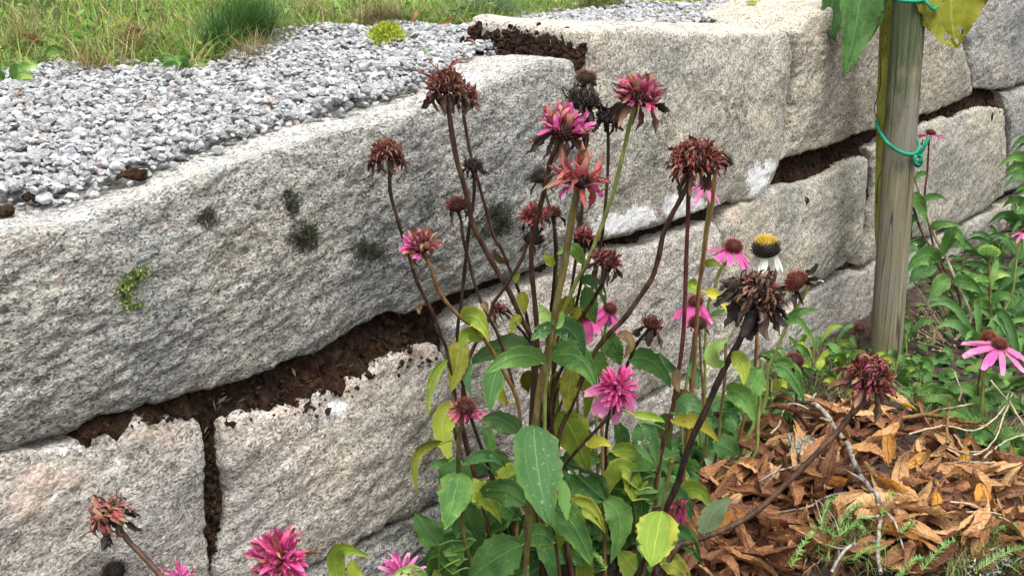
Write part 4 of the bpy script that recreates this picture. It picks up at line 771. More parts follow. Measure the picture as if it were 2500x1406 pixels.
coneflower('spiky fresh green flower bud among the far foliage', 'green', (2414, 618), 26, 2.9, [(2414, 640), (2416, 700), (2420, 780), (2422, 830)], 7, 'olive', (1.14, 2.88), (.0, .2), group=R3)
# stems without a head that carry lower leaves
def shoot(label, pts, Y, wpx, scol, root, group='coneflower stems of the front clump'):
    return coneflower(label, 'rust', (pts[0][0], pts[0][1]-2), 0, Y, pts, wpx, scol, root, group=group)
shoot('headless brown stem rising from the low leaves in the middle of the clump', [(1462, 900), (1468, 980), (1470, 1058), (1472, 1160), (1474, 1265), (1478, 1400)], 1.72, 9, 'ochre', rt(.10, .02))
shoot('headless olive stem with hanging yellow leaves in the heart of the clump', [(1396, 880), (1380, 960), (1340, 1060), (1325, 1180)], 1.70, 9, 'olive', rt(.01, .02))
shoot('short yellowing stem bearing round leaves at the edge of the leaf heap', [(1640, 1130), (1625, 1200), (1612, 1260), (1590, 1340)], 1.56, 9, 'olive', (.15, 1.58))
shoot('slim stem with pale leaves close to the sideways cone', [(1860, 880), (1855, 960), (1850, 1040), (1846, 1100)], 2.02, 9, 'green', (.41, 2.02), R2)
shoot('slim stem with broad light green leaves behind the blackish stem', [(1772, 840), (1770, 920), (1760, 1010), (1752, 1090)], 2.0, 8, 'olive', (.35, 2.0), R2)
shoot('pinkish bare stem leaning behind the stake', [(2222, 480), (2252, 571), (2288, 628), (2320, 681), (2345, 740)], 2.92, 6, 'red', (1.07, 2.88), R3)
shoot('stout pale stem leaning behind the stake with narrow leaves', [(2232, 430), (2259, 510), (2277, 564), (2309, 628), (2337, 695), (2370, 770)], 2.94, 8, 'straw', (1.10, 2.88), R3)

# ------------------------------------------------------------------ leaves of the coneflowers
def leaf_geo(b, m, t, wm, roll, fold, seed, nl=16, nw=9, serr=.06, plump=.72, holes=None, thick=None):
    rg = np.random.default_rng(seed); c = 2*m-(b+t)/2; T = np.linspace(0, 1, nl); T = T**.95
    s = ((1-T)**2)[:, None]*b+(2*T*(1-T))[:, None]*c+(T**2)[:, None]*t; d = np.gradient(s, axis=0); d /= np.linalg.norm(d, axis=1)[:, None]+1e-9
    view = CAM-s.mean(0); view /= np.linalg.norm(view)
    w = wm/2*np.sin(math.pi*np.clip(T, 0, 1)**plump)**.85*(1-.12*T); w = w*(1+np.convolve(rg.normal(0, .055, nl), [.25, .5, .25], 'same')); w = np.maximum(w, .0012*(1-T)); V = []; ph = rg.uniform(0, 6); serr = serr if nl < 20 else serr*.25
    for k in range(nl):
        sd = nrm(np.cross(d[k], view)); nn = nrm(np.cross(sd, d[k]));  nn = nn if nn@view > 0 else -nn
        r = roll+.25*math.sin(T[k]*3+ph); sd, nn = sd*math.cos(r)+nn*math.sin(r), nn*math.cos(r)-sd*math.sin(r)
        for j in range(nw):
            x = -1+2*j/(nw-1); e = 1+(serr*(1 if (k+j) % 2 else -1)*(abs(x) > .9))
            V.append(s[k]+sd*x*w[k]*e+nn*(fold*abs(x)**1.3*w[k]+.10*w[k]*math.sin(T[k]*13+ph+2*x)*abs(x)**2+.05*wm*(math.cos(x*7.2)-1)*.35)+rg.normal(0, wm*.006, 3))
    uv = [(j/(nw-1), T[k]) for k in range(nl) for j in range(nw)]; f = gridfaces(nl, nw)
    if holes: f = f[[not any((uv[a[0]][0]-h[0])**2/.008+(uv[a[0]][1]-h[1])**2/.0025 < 1+.5*math.sin(a[0]*1.7) for h in holes) for a in f]]
    return np.array(V), f, np.array(uv)
def add_leaf(o, near, b, m, t, wm, roll, fold, col, seed, plump=.72, holes=None):
    v, f, uv = leaf_geo(b, m, t, wm, roll, fold, seed, *((40, 27) if holes else (16, 9)), plump=plump, holes=holes); bag = Bag(); bag.add(v, f, uv)
    if near is not None and np.linalg.norm(near-b) > .006:
        q = catmull([near, (near+b)/2+UP*.004, b, b+(m-b)*.15], 4); tv, tf, tuv = tube(q, .0016, 5); bag.add(tv, tf, np.c_[np.full(len(tv), .5), np.zeros(len(tv))])
    put('leaf', bag.mesh('leaf', LEAF[col]), o)
LV = [  # base, middle, tip in photograph pixels; width px; colour; depth of tip against stem (m); roll
 (1328, 888, 1262, 868, 1182, 915, 60, 'mid', -.04, .25), (1302, 868, 1222, 850, 1142, 894, 66, 'blue', -.01, .5), (1346, 876, 1412, 872, 1457, 952, 74, 'mid', -.05, -.3),
 (1352, 812, 1392, 806, 1427, 870, 70, 'blue', .02, -.4), (1350, 806, 1322, 806, 1296, 832, 44, 'blue', -.02, .3), (1350, 802, 1334, 775, 1316, 740, 36, 'fresh', .0, .2), (1352, 800, 1366, 780, 1372, 756, 26, 'fresh', .0, -.2),
 (1128, 775, 1166, 778, 1196, 834, 44, 'lime', -.03, -.5), (1176, 832, 1142, 816, 1124, 852, 42, 'lime', -.02, .3), (1124, 832, 1114, 890, 1101, 958, 56, 'olive', -.04, .2), (1092, 878, 1052, 936, 1047, 1022, 22, 'lime', -.03, .6),
 (1150, 885, 1140, 925, 1152, 968, 20, 'blue', -.02, .4), (1216, 902, 1200, 948, 1197, 1004, 54, 'mid', -.04, .1), (1395, 896, 1389, 950, 1383, 1010, 46, 'olive', -.03, -.1), (1300, 905, 1286, 930, 1292, 958, 34, 'olive', .03, .3),
 (1272, 712, 1277, 738, 1280, 770, 30, 'olive', -.01, .2), (1268, 768, 1256, 790, 1247, 814, 26, 'olive', -.02, -.3), (1404, 784, 1407, 764, 1412, 744, 30, 'yellow', -.01, .1), (1418, 688, 1458, 690, 1478, 752, 34, 'blue', -.02, -.5),
 (1425, 648, 1398, 606, 1358, 622, 32, 'fresh', -.02, .5), (1350, 650, 1340, 632, 1327, 620, 26, 'lime', .0, .2), (1430, 698, 1438, 745, 1455, 792, 44, 'mid', .03, .2), (1402, 728, 1380, 748, 1368, 792, 40, 'olive', .03, .1),
 (1114, 984, 1080, 1040, 1106, 1134, 62, 'lime', -.03, .2), (1082, 1080, 1018, 1112, 1022, 1214, 26, 'olive', -.05, .5), (1098, 1126, 1070, 1130, 1046, 1146, 20, 'mid', -.02, .3), (1120, 1152, 1108, 1215, 1084, 1294, 88, 'mid', -.05, .1),
 (1248, 1285, 1150, 1245, 1042, 1404, 120, 'mid', -.09, .35), (1130, 1134, 1190, 1112, 1236, 1142, 30, 'deep', .03, .3), (1255, 1172, 1192, 1130, 1142, 1184, 54, 'deep', -.01, .3), (1305, 1036, 1312, 1140, 1342, 1286, 130, 'deep', -.10, .05),
 (1264, 1058, 1220, 1022, 1170, 1028, 58, 'blue', -.03, .3), (1182, 1042, 1195, 1076, 1202, 1118, 30, 'mid', -.01, .3), (1362, 1008, 1402, 1062, 1436, 1158, 96, 'lime', .04, -.2), (1478, 1222, 1422, 1172, 1372, 1132, 92, 'deep', .0, .35),
 (1472, 1222, 1514, 1272, 1490, 1374, 66, 'mid', -.03, -.3), (1352, 1235, 1402, 1285, 1446, 1384, 88, 'mid', -.04, -.25), (1370, 1166, 1376, 1222, 1385, 1272, 36, 'mid', -.07, .4), (1428, 1430, 1429, 1368, 1432, 1314, 50, 'lime', -.02, .1),
 (1322, 1284, 1324, 1322, 1314, 1362, 32, 'mid', -.02, .2), (1285, 1232, 1222, 1196, 1158, 1216, 66, 'deep', .05, .3), (1270, 1268, 1228, 1234, 1184, 1230, 50, 'mid', -.01, .4), (1072, 1330, 1040, 1290, 1012, 1250, 68, 'deep', .0, .2),
 (1276, 1330, 1212, 1362, 1140, 1420, 110, 'deep', .02, .2), (1180, 1330, 1130, 1370, 1095, 1420, 66, 'deep', .03, .1), (1078, 1430, 1070, 1410, 1060, 1388, 44, 'lime', -.02, .1), (1042, 1424, 1000, 1396, 952, 1420, 40, 'fresh', -.03, .4),
 (838, 1440, 822, 1345, 906, 1362, 50, 'lime', -.02, -.4), (862, 1430, 862, 1390, 858, 1364, 40, 'lime', .0, .2), (1492, 1102, 1552, 1106, 1602, 1158, 42, 'lime', -.02, -.3), (1434, 1088, 1464, 1078, 1494, 1092, 32, 'yellow', -.02, .1),
 (1544, 1012, 1590, 1016, 1626, 1032, 22, 'lime', -.01, .1), (1562, 1032, 1582, 1084, 1606, 1142, 70, 'deep', -.02, .1), (1642, 1032, 1702, 1028, 1758, 1084, 38, 'yellow', -.03, -.4), (1648, 1012, 1682, 984, 1714, 1012, 56, 'blue', -.01, .3),
 (1720, 1118, 1782, 1140, 1840, 1096, 34, 'mint', -.03, .5), (1703, 1120, 1702, 1150, 1696, 1178, 24, 'mid', -.01, .2), (1494, 1190, 1540, 1168, 1578, 1248, 80, 'lime', -.02, -.3), (1652, 1128, 1620, 1162, 1574, 1258, 46, 'lime', -.03, .5),
 (1662, 1206, 1704, 1194, 1736, 1244, 52, 'lime', -.02, -.2), (1718, 1302, 1742, 1252, 1786, 1214, 60, 'mint', -.03, -.3), (1758, 1214, 1800, 1198, 1844, 1238, 36, 'yellow', -.03, -.4), (1616, 1246, 1602, 1312, 1590, 1384, 112, 'lime', -.06, .05),
 (1596, 1425, 1545, 1382, 1510, 1340, 80, 'lime', .04, .1), (1612, 1378, 1650, 1382, 1690, 1430, 58, 'olive', .0, .1), (1740, 1080, 1780, 1096, 1802, 1124, 60, 'deep', .0, .1), (1762, 896, 1745, 860, 1782, 826, 46, 'fresh', -.02, .4),
 (1784, 868, 1812, 890, 1816, 942, 42, 'lime', -.03, -.4), (1860, 898, 1830, 952, 1808, 1014, 66, 'mid', -.02, .1), (1772, 954, 1816, 970, 1844, 1038, 56, 'mid', -.04, -.2), (1888, 890, 1932, 912, 1963, 984, 50, 'mid', -.04, -.1),
 (1914, 788, 1956, 762, 2004, 758, 22, 'mid', -.02, .2), (1910, 790, 1946, 782, 1977, 820, 22, 'mid', -.03, .3), (1722, 714, 1750, 722, 1776, 762, 26, 'yellow', -.02, .2), (1736, 772, 1754, 762, 1772, 758, 14, 'mid', .0, .2),
 (1702, 690, 1690, 698, 1712, 720, 34, 'lime', -.01, .5), (1686, 882, 1696, 918, 1706, 952, 30, 'blue', -.02, .2), (1652, 908, 1630, 888, 1607, 858, 22, 'deep', .0, .2), (1534, 880, 1590, 882, 1638, 948, 62, 'deep', .02, -.2),
 (1470, 818, 1496, 850, 1516, 892, 54, 'mid', .03, .1), (1505, 818, 1536, 836, 1520, 878, 32, 'dead', .0, .7), (1720, 650, 1740, 642, 1768, 656, 18, 'olive', -.01, .5), (1030, 742, 1022, 756, 1026, 768, 12, 'dead', -.01, .3),
 (1236, 640, 1215, 628, 1208, 606, 18, 'dead', -.01, .5), (1255, 690, 1262, 678, 1270, 668, 16, 'lime', -.01, .3), (1175, 740, 1184, 748, 1192, 770, 18, 'dead', -.01, .3), (1655, 900, 1648, 930, 1660, 960, 30, 'dead', -.02, .5), (1642, 985, 1660, 958, 1690, 962, 16, 'dead', -.03, .4),
 (1360, 905, 1352, 960, 1366, 1010, 30, 'lime', .03, .2), (1240, 990, 1225, 960, 1222, 920, 22, 'olive', .02, .1), (1420, 905, 1436, 960, 1424, 1030, 34, 'lime', .05, .1), (1500, 1030, 1520, 1090, 1510, 1150, 44, 'deep', .05, .2), (1545, 1150, 1560, 1200, 1550, 1270, 60, 'deep', .06, .2),
 (1440, 860, 1470, 900, 1480, 960, 40, 'mid', .05, .1), (1330, 980, 1345, 1030, 1330, 1090, 60, 'lime', .06, .2), (1660, 1090, 1700, 1120, 1720, 1180, 50, 'deep', .06, .2), (1420, 1290, 1500, 1300, 1560, 1390, 80, 'deep', .08, .1), (1210, 1240, 1240, 1300, 1230, 1400, 80, 'deep', .10, .1),
 (1640, 1010, 1620, 1050, 1640, 1100, 50, 'deep', .08, .1), (1310, 1330, 1345, 1370, 1350, 1430, 50, 'deep', .0, .1), (1460, 1300, 1480, 1350, 1470, 1420, 60, 'deep', .05, .1),
 (2228, 470, 2246, 500, 2262, 540, 30, 'mid', -.02, .2), (2240, 500, 2275, 480, 2312, 488, 16, 'mid', -.02, .2), (2226, 520, 2214, 560, 2232, 590, 26, 'deep', .0, .2), (2276, 560, 2300, 548, 2356, 552, 22, 'mid', -.03, .1), (2300, 625, 2330, 570, 2355, 610, 30, 'mid', -.04, .3),
 (2256, 600, 2232, 600, 2208, 628, 34, 'deep', -.03, .2), (2290, 640, 2255, 625, 2208, 668, 46, 'mid', -.04, .3), (2290, 650, 2250, 660, 2220, 690, 40, 'deep', -.03, .1), (2320, 680, 2290, 700, 2270, 740, 40, 'mid', -.03, .2), (2310, 590, 2340, 590, 2380, 610, 34, 'deep', -.02, .2),
 (2228, 440, 2250, 424, 2268, 432, 14, 'mid', .0, .2), (2240, 540, 2222, 532, 2208, 548, 20, 'mid', .0, .2), (2330, 690, 2362, 690, 2400, 720, 36, 'mid', -.03, .1), (2345, 700, 2380, 680, 2420, 690, 26, 'mid', -.03, .2),
 (2416, 690, 2440, 670, 2470, 676, 20, 'fresh', -.02, .2), (2416, 700, 2394, 680, 2366, 690, 20, 'fresh', -.02, .2), (2418, 740, 2450, 722, 2480, 740, 24, 'mid', -.03, .2), (2418, 750, 2392, 740, 2372, 760, 22, 'mid', -.02, .2),
]
rl = np.random.default_rng(5)
for k in range(46):                                                  # lower leaves that close the foot of the clump
    x, y = rl.uniform(1080, 1620), rl.uniform(1130, 1400); a = rl.uniform(0, 6.28); L = rl.uniform(80, 150)
    LV.append((x, y, x+L*.5*math.cos(a), y+L*.4*math.sin(a)-12, x+L*math.cos(a), y+L*.8*abs(math.sin(a))+20, rl.uniform(46, 84), ['deep', 'mid', 'mid', 'deep', 'lime', 'mid', 'lime'][rl.integers(7)], rl.uniform(.0, .08), rl.uniform(-.4, .4)))
SPX = [(o, sm, topx(sm)) for o, sm in STEMS]
for i, (bx, by, mx, my, tx, ty, w, col, dy, roll) in enumerate(LV):
    best = None
    for o, sm, px in SPX:
        d = np.hypot(px[:, 0]-bx, px[:, 1]-by); k = int(d.argmin())
        if best is None or d[k] < best[0]: best = (d[k], o, sm[k])
    _, o, near = best; Y = near[1]
    b = P(bx, by, Y-.004); m = P(mx, my, Y+dy*.5-.004); t = P(tx, ty, Y+dy-.004)
    hl = {3: [(.7, .55), (.65, .75)], 18: [(.6, .6), (.4, .75)]}.get(i) or ([(rl.uniform(.25, .75), rl.uniform(.3, .8)) for _ in range(rl.integers(1, 4))] if i % 6 == 4 else None)
    add_leaf(o, near, b, m, t, w*1.1*Y/FPX*1.03/max(.75, math.cos(roll)), roll, .28 if w < 60 else .2, col, 500+i, .80 if w > 90 else .70, hl)
# ------------------------------------------------------------------ stake, young tree and its rubber ties
rg = np.random.default_rng(61)
def wood_mat():
    m = M('weathered_stake_wood'); o = m.obj(); q = m.n('Mapping', {'Vector': o, 'Scale': (1, 1, .035)}).outputs[0]
    n = m.noise(q, 130., 8, .78); n2 = m.noise(o, 7., 3, .5); n3 = m.noise(m.n('Mapping', {'Vector': o, 'Scale': (1, 1, .35)}).outputs[0], 26., 4, .6)
    c = m.ramp(n, [(.28, (.060, .050, .030)), (.45, (.175, .155, .095)), (.6, (.25, .225, .145)), (.75, (.36, .33, .23))])
    c = m.mix(m.math('MULTIPLY', m.smooth(n2, .45, .62), .5), c, (.20, .20, .185))
    z = m.sep(o)[2]
    g = m.math('MULTIPLY', m.smooth(m.math('ADD', m.math('MULTIPLY', z, .9), m.math('MULTIPLY', n3, 1.1)), .98, 1.22), .85)
    c = m.mix(g, c, m.mix(m.smooth(n, .35, .6), (.028, .050, .024), (.085, .115, .055)))
    c = m.mix(m.math('MULTIPLY', m.smooth(m.math('ADD', m.math('MULTIPLY', z, -1.3), n3), .35, .62), .45), c, (.10, .10, .045))
    ck = m.math('ABSOLUTE', m.math('SUBTRACT', m.noise(m.n('Mapping', {'Vector': o, 'Scale': (1, 1, .02)}).outputs[0], 34., 2, .5), .5)); c = m.mix(m.math('MULTIPLY', m.math('SUBTRACT', 1., m.smooth(ck, .002, .014)), .8), c, (.025, .02, .014))
    kn = m.smooth(m.noise(o, 11., 2, .5), .72, .76); c = m.mix(m.math('MULTIPLY', kn, .6), c, (.06, .045, .03))
    m.color(c); m.bump(n, .9, .005); return m.m
def bark_mat():
    m = M('green_bark'); o = m.obj(); n = m.noise(m.n('Mapping', {'Vector': o, 'Scale': (1, 1, .3)}).outputs[0], 60., 4, .65); l = m.smooth(m.noise(o, 120., 2, .5), .66, .72)
    c = m.ramp(n, [(.3, (.17, .18, .025)), (.55, (.30, .30, .050)), (.75, (.38, .37, .085))]); c = m.mix(l, c, (.08, .075, .03)); m.color(c); m.b.inputs['Roughness'].default_value = .5; m.bump(n, .25, .002); return m.m
SY = GB(2160, 872)[1]; TY = SY+.075
def log(path, r, mat, name, parent, cracks, seed, nz=90, ns=48, amp=.0012):
    p = np.array([np.array(path[0])*(1-t)+np.array(path[1])*t for t in np.linspace(0, 1, nz)]) if len(path) == 2 else catmull(path, max(2, nz//(len(path)-1))); n = len(p)
    an = np.linspace(0, 2*math.pi, ns, endpoint=False); V = []
    for k in range(n):
        for a in an:
            q = r*(1.03-.08*k/n)+amp*noise.fractal(Vector((math.cos(a)*2+seed, math.sin(a)*2, p[k][2]*3)), .8, 2, 3)
            for (ca, z0, z1, dp) in cracks:
                if z0 < p[k][2] < z1:
                    cc = ca+.10*noise.noise(Vector((p[k][2]*7, seed, ca))); d = abs((a-cc+math.pi) % (2*math.pi)-math.pi)
                    q -= dp*1.8*math.exp(-(d/.05)**2)*min(1, (p[k][2]-z0)/.05, (z1-p[k][2])/.05)
            V.append(p[k]+q*np.array([math.cos(a), math.sin(a), 0]))
    i, j = np.meshgrid(np.arange(n-1), np.arange(ns), indexing='ij'); j2 = (j+1) % ns
    f = [tuple(x) for x in np.stack([i*ns+j, i*ns+j2, (i+1)*ns+j2, (i+1)*ns+j], -1).reshape(-1, 4).tolist()]+[tuple(range((n-1)*ns, n*ns))]
    return put(name, mesh(name, V, f, mat), parent)
sb = P(2161, 878, SY); sb[2] = zb(sb[0], sb[1])-.12; s0 = P(2161, 878, SY); s1 = P(2221, 0, SY); s1 = s0+(s1-s0)*1.25
so = log([s0-(s1-s0)*.1, s1], 38.5*SY/FPX*1.04, wood_mat(), 'stake', None, [(-1.62, .45, 1.2, .004), (-1.45, .10, .62, .002), (-.55, .2, .9, .0025), (-2.4, .3, .7, .0015)], 3)
tag(so, 'round weathered grey-green wooden stake driven into the bed before the wall', 'stake')
tr = thing('young_tree', P(2176, 868, TY), 'young tree with a smooth yellow-green trunk tied to the stake', 'tree')
tp = [P(2176, 880, TY), P(2170, 700, TY), P(2160, 560, TY), P(2162, 400, TY), P(2166, 260, TY), P(2171, 100, TY), P(2175, -40, TY), P(2180, -200, TY), P(2190, -420, TY)]
log(tp, 23*TY/FPX*1.04, bark_mat(), 'trunk', tr, [], 8, 96, 28, .0018)
tv = [P(2148, 128, TY-.03), P(2150, 200, TY-.03), P(2140, 245, TY-.02), P(2134, 268, TY-.02), P(2143, 292, TY-.03)]
v, f, uv = tube(catmull(tv, 6), .0011, 5); put('tendril', mesh('tendril', v, f, STEM['black'], uv), tr)
v, f, uv = tube(catmull([P(2166, 398, TY-.03), P(2146, 432, TY-.03), P(2141, 470, TY-.025), P(2140, 496, TY-.03)], 6), .0010, 5); put('tendril', mesh('tendril', v, f, STEM['black'], uv), tr)
for (b, m_, t, w, col, roll, dy, hl) in [((2104, -70), (2090, 60), (2058, 190), 104, 'deep', .25, -.10, None), ((2072, -80), (2030, 20), (2040, 100), 92, 'deep', .4, -.05, None), ((2122, -60), (2130, 40), (2112, 112), 70, 'deep', -.4, -.02, None),
                                     ((2330, -100), (2322, 30), (2338, 118), 165, 'olive', -.15, -.10, [(.25, .72), (.7, .78), (.42, .86)])]:
    Y = TY+dy; q = catmull([tp[7], (tp[7]+P(*b, Y))/2+UP*.03, P(*b, Y)], 6); tv, tf, tuv = tube(q, .0028, 6); bag = Bag()
    v, f, uv = leaf_geo(P(*b, Y), P(*m_, Y-.01), P(*t, Y-.03), w*Y/FPX*1.03, roll, .35, int(b[0]), 30, 19, .05, .62, hl)
    bag.add(v, f, uv); bag.add(tv, tf, np.c_[np.full(len(tv), .5), np.zeros(len(tv))]); put('leaf', bag.mesh('leaf', LEAF[col], True), tr)
rub = M('green_rubber'); rub.b.inputs['Base Color'].default_value = (.012, .21, .125, 1); rub.b.inputs['Roughness'].default_value = .38; rub.bump(rub.noise(rub.obj(), 200., 3), .2, .001)
def tie(label, pts, extra, r=.0043):
    o = thing('tree_tie', pts[0], label, 'tie', 'green rubber tree ties'); v, f, uv = tube(catmull(pts, 8), r, 9); put('loop', mesh('loop', v, f, rub.m, uv), o)
    for nm, e in extra: v, f, uv = tube(catmull(e, 6), r*(.95 if nm == 'loose_end' else .8), 8); put(nm, mesh(nm, v, f, rub.m, uv), o)
Fy = SY-.045
kn = []
for k in range(26):
    a = k*.85; kn.append(P(2241+9*math.cos(a), 388+13*math.sin(a*1.0)+6*math.sin(a*.37), Fy+.006*math.sin(a*1.3)))
tie('green rubber tie holding trunk and stake together, knotted at one side', [P(2140, 296, TY), P(2143, 312, TY-.03), P(2162, 344, Fy), P(2185, 364, Fy-.003), P(2212, 376, Fy-.003), P(2236, 374, Fy+.01), P(2243, 352, SY+.02), P(2225, 322, TY+.02), P(2190, 296, TY+.05), P(2160, 280, TY+.04), P(2140, 296, TY)],
    [('knot', kn), ('loose_end', [P(2240, 380, Fy), P(2252, 366, Fy-.004), P(2262, 348, Fy-.004), P(2266, 333, Fy)]), ('loose_end', [P(2242, 384, Fy), P(2247, 370, Fy-.006), P(2257, 356, Fy-.008)])])
tie('green rubber tie higher up the stake, cut by the top of the view', [P(2150, -30, TY), P(2160, -8, TY-.03), P(2190, 0, Fy), P(2224, 4, Fy-.004), P(2255, 0, Fy+.01), P(2264, -20, SY+.03), P(2220, -40, TY+.04), P(2170, -44, TY+.04), P(2150, -30, TY)],
    [('loose_end', [P(2258, 2, Fy), P(2268, 14, Fy-.004), P(2278, 24, Fy), P(2288, 18, Fy+.01)])])

# ------------------------------------------------------------------ fallen leaves: a heap in the bed, strays on the lawn
def fallen_mesh(seed, mat):
    rg = np.random.default_rng(seed+900); ns, nc = 19, 7; t = np.linspace(0, 1, ns); s = np.linspace(-1, 1, nc)
    w = rg.uniform(.12, .20)*np.sin(math.pi*t**rg.uniform(.9, 1.5))**.75; w = np.maximum(w, .006); cl = rg.normal(0, 1.9); tw = rg.normal(0, .5); cup = rg.uniform(.5, 2.2)*rg.choice([1, 1, -1]); asym = rg.normal(0, .5); bend = np.cumsum(rg.normal(0, .10, ns))
    y = np.zeros(ns); z = np.zeros(ns)
    for k in range(1, ns): a = cl*(t[k]-.5)+bend[k]; y[k] = y[k-1]+math.cos(a)/(ns-1); z[k] = z[k-1]+math.sin(a)/(ns-1)
    V = []
    for k in range(ns):
        for x in s:
            an = (cup*(.5+.5*t[k])+asym*x*.5)*x; X = w[k]*math.sin(an)/max(.35, abs(cup)); Z = w[k]*(1-math.cos(an))/max(.35, abs(cup))*np.sign(cup)*1.3
            Z += .034*math.sin(2*math.pi*(t[k]*9-abs(x)*1.9))*abs(x)**.5*(1-.8*abs(x)**3)*(.3+.7*math.sin(math.pi*t[k])); a = tw*t[k]
            V.append((X*math.cos(a)-Z*math.sin(a)+rg.normal(0, .006), y[k]-.5+rg.normal(0, .005), z[k]+X*math.sin(a)+Z*math.cos(a)+rg.normal(0, .006)))
    V = np.array(V); V[:, 2] -= V[:, 2].mean(); f = gridfaces(ns, nc)
    return mesh('fallen_leaf', V, f, mat, [((x+1)/2, tt) for tt in t for x in s])
FB = lib(16, lambda i: fallen_mesh(i, FALL)); FO = lib(6, lambda i: fallen_mesh(i+40, FALLY))
HEAP = [(1640, 1430), (1720, 1290), (1730, 1180), (1820, 1110), (1850, 1020), (1960, 1000), (2080, 1005), (2170, 1000), (2240, 1035), (2320, 1075), (2400, 1130), (2480, 1165), (2540, 1230), (2540, 1430)]
def inside(x, y, pg):
    c = False
    for (x0, y0), (x1, y1) in zip(pg, pg[1:]+pg[:1]):
        if (y0 > y) != (y1 > y) and x < (x1-x0)*(y-y0)/(y1-y0)+x0: c = not c
    return c
def in_poly(pg, n, rg):
    xs = [a for a, _ in pg]; ys = [b for _, b in pg]; out = []
    while len(out) < n:
        x, y = rg.uniform(min(xs), max(xs)), rg.uniform(min(ys), max(ys))
        if inside(x, y, pg): out.append((x, y))
    return out
def lay(rg, p, L, tilt):
    y = rg.normal(size=3); y[2] *= .0; y = nrm(nrm(y)+np.array([0, 0, rg.normal(0, tilt)])); n = nrm(UP+rg.normal(0, tilt, 3)); x = nrm(np.cross(y, n)); n = np.cross(x, y)
    if rg.random() < .4: x, n = -x, -n
    return mat4(x, y, n, p, L, L, L)
rg = np.random.default_rng(72); bag = Bag(); lm = [(np.array([v.co[:] for v in m_.vertices]), np.array([p.vertices[:] for p in m_.polygons])) for m_ in FB]
uvs = [((x+1)/2, tt) for tt in np.linspace(0, 1, 19) for x in np.linspace(-1, 1, 7)]
for x, y in in_poly(HEAP, 420, rg):
    p = GB(x, y); m4 = np.array(lay(rg, p+UP*rg.uniform(-.004, .012), rg.uniform(.055, .10), .3)); v, f = lm[rg.integers(16)]; bag.add(v@m4[:3, :3].T+m4[:3, 3], f, uvs)
for x, y in in_poly([(1850, 870), (2500, 700), (2500, 1150), (2200, 1000), (1850, 1010), (1500, 1300), (1500, 1420), (1700, 1250)], 60, rg):
    p = GB(x, y); m4 = np.array(lay(rg, p+UP*.006, rg.uniform(.03, .06), .25)); v, f = lm[rg.integers(16)]; bag.add(v@m4[:3, :3].T+m4[:3, 3], f, uvs)
tag(put('leaf_litter', bag.mesh('leaf_litter', LITTER)), 'dark brown rotting leaf litter packed under the fresh leaf heap', None, None, 'stuff')
for x, y in sorted(in_poly(HEAP, 285, rg), key=lambda q: q[1]):
    p = GB(x, y); o = put('fallen_leaf', FB[rg.integers(16)], None, lay(rg, p+UP*rg.uniform(.012, .048), rg.uniform(.085, .155), .42))
    tag(o, 'curled rust brown fallen leaf with ribbed veins lying in the leaf heap', 'leaf', 'brown fallen leaves in the heap')
YEL = [(2205, 1040, .055, 'bright ochre fallen leaf standing up at the far rim of the heap'), (2160, 1160, .07, 'long ochre leaf lying beside the thick grey twig'), (2225, 1195, .08, 'folded orange-yellow leaf in the middle of the heap'), (2180, 1260, .075, 'pale yellow-brown leaf upright against the thick grey twig'),
       (2345, 1190, .07, 'golden brown wrinkled leaf on the far slope of the heap'), (2400, 1285, .085, 'large amber leaf with a pointed upturned tip'), (2170, 1385, .085, 'dark-edged orange leaf low at the front of the heap'), (2470, 1190, .065, 'yellow-green leaf curling at the far end of the heap'),
       (2040, 1130, .07, 'slender tan leaf pointing straight up beside the slanting stem'), (2035, 1235, .075, 'broad tan leaf hanging over the thin twigs'), (1790, 1340, .09, 'pale tan ribbed leaf nearest the round yellowing leaf'), (2280, 1290, .06, 'narrow amber leaf between two ribbed brown ones')]
for x, y, L, lb in YEL:
    p = GB(x, y); tag(put('fallen_leaf', FO[rg.integers(6)], None, lay(rg, p+UP*.05, L*1.4, .4)), lb, 'leaf', 'ochre fallen leaves in the heap')
STRAY = [(395, 18, .09, 'tan', 'pale tan dry leaf caught high in the lawn grass'), (88, 138, .085, 'b', 'dark brown torn leaf half buried in grass at the gravel edge'), (322, 128, .07, 'b', 'brown cupped leaf upright between straw tufts'), (792, 70, .055, 'tan', 'orange-tan curled leaf behind the dark green tussock'),
         (1440, 34, .06, 'tan', 'tan folded leaf resting on the gravel behind the tall block'), (1012, 76, .035, 'b', 'small brown curled leaf at the gravel edge near the moss'), (1092, 90, .045, 'b', 'nearly black leaf lying on gravel close to the peat'), (440, 78, .05, 'b', 'dark shrivelled leaf under the pale tan one in the grass'), (1195, 34, .045, 'b', 'brown shrivelled leaf in the bluish drooping grass'), (1620, 14, .05, 'tan', 'tan leaf far back on the gravel beside yellow moss'), (1155, 148, .022, 'tan', 'small orange leaf scrap on the gravel near the tall rust flower')]
TANL = lib(3, lambda i: fallen_mesh(i+70, dead_leaf_mat('stray_leaf_tan', (.20, .11, .06), (.36, .24, .14), (.45, .33, .2)) if i == 0 else bpy.data.materials['stray_leaf_tan']))
for i, (x, y, L, k, lb) in enumerate(STRAY):
    u, d = to_ud(x, y); tag(put('fallen_leaf', (TANL if k == 'tan' else FB)[i % 3], None, lay(rg, TD(u, d, .03), L*1.1, .6)), lb, 'leaf', 'stray leaves on the terrace')

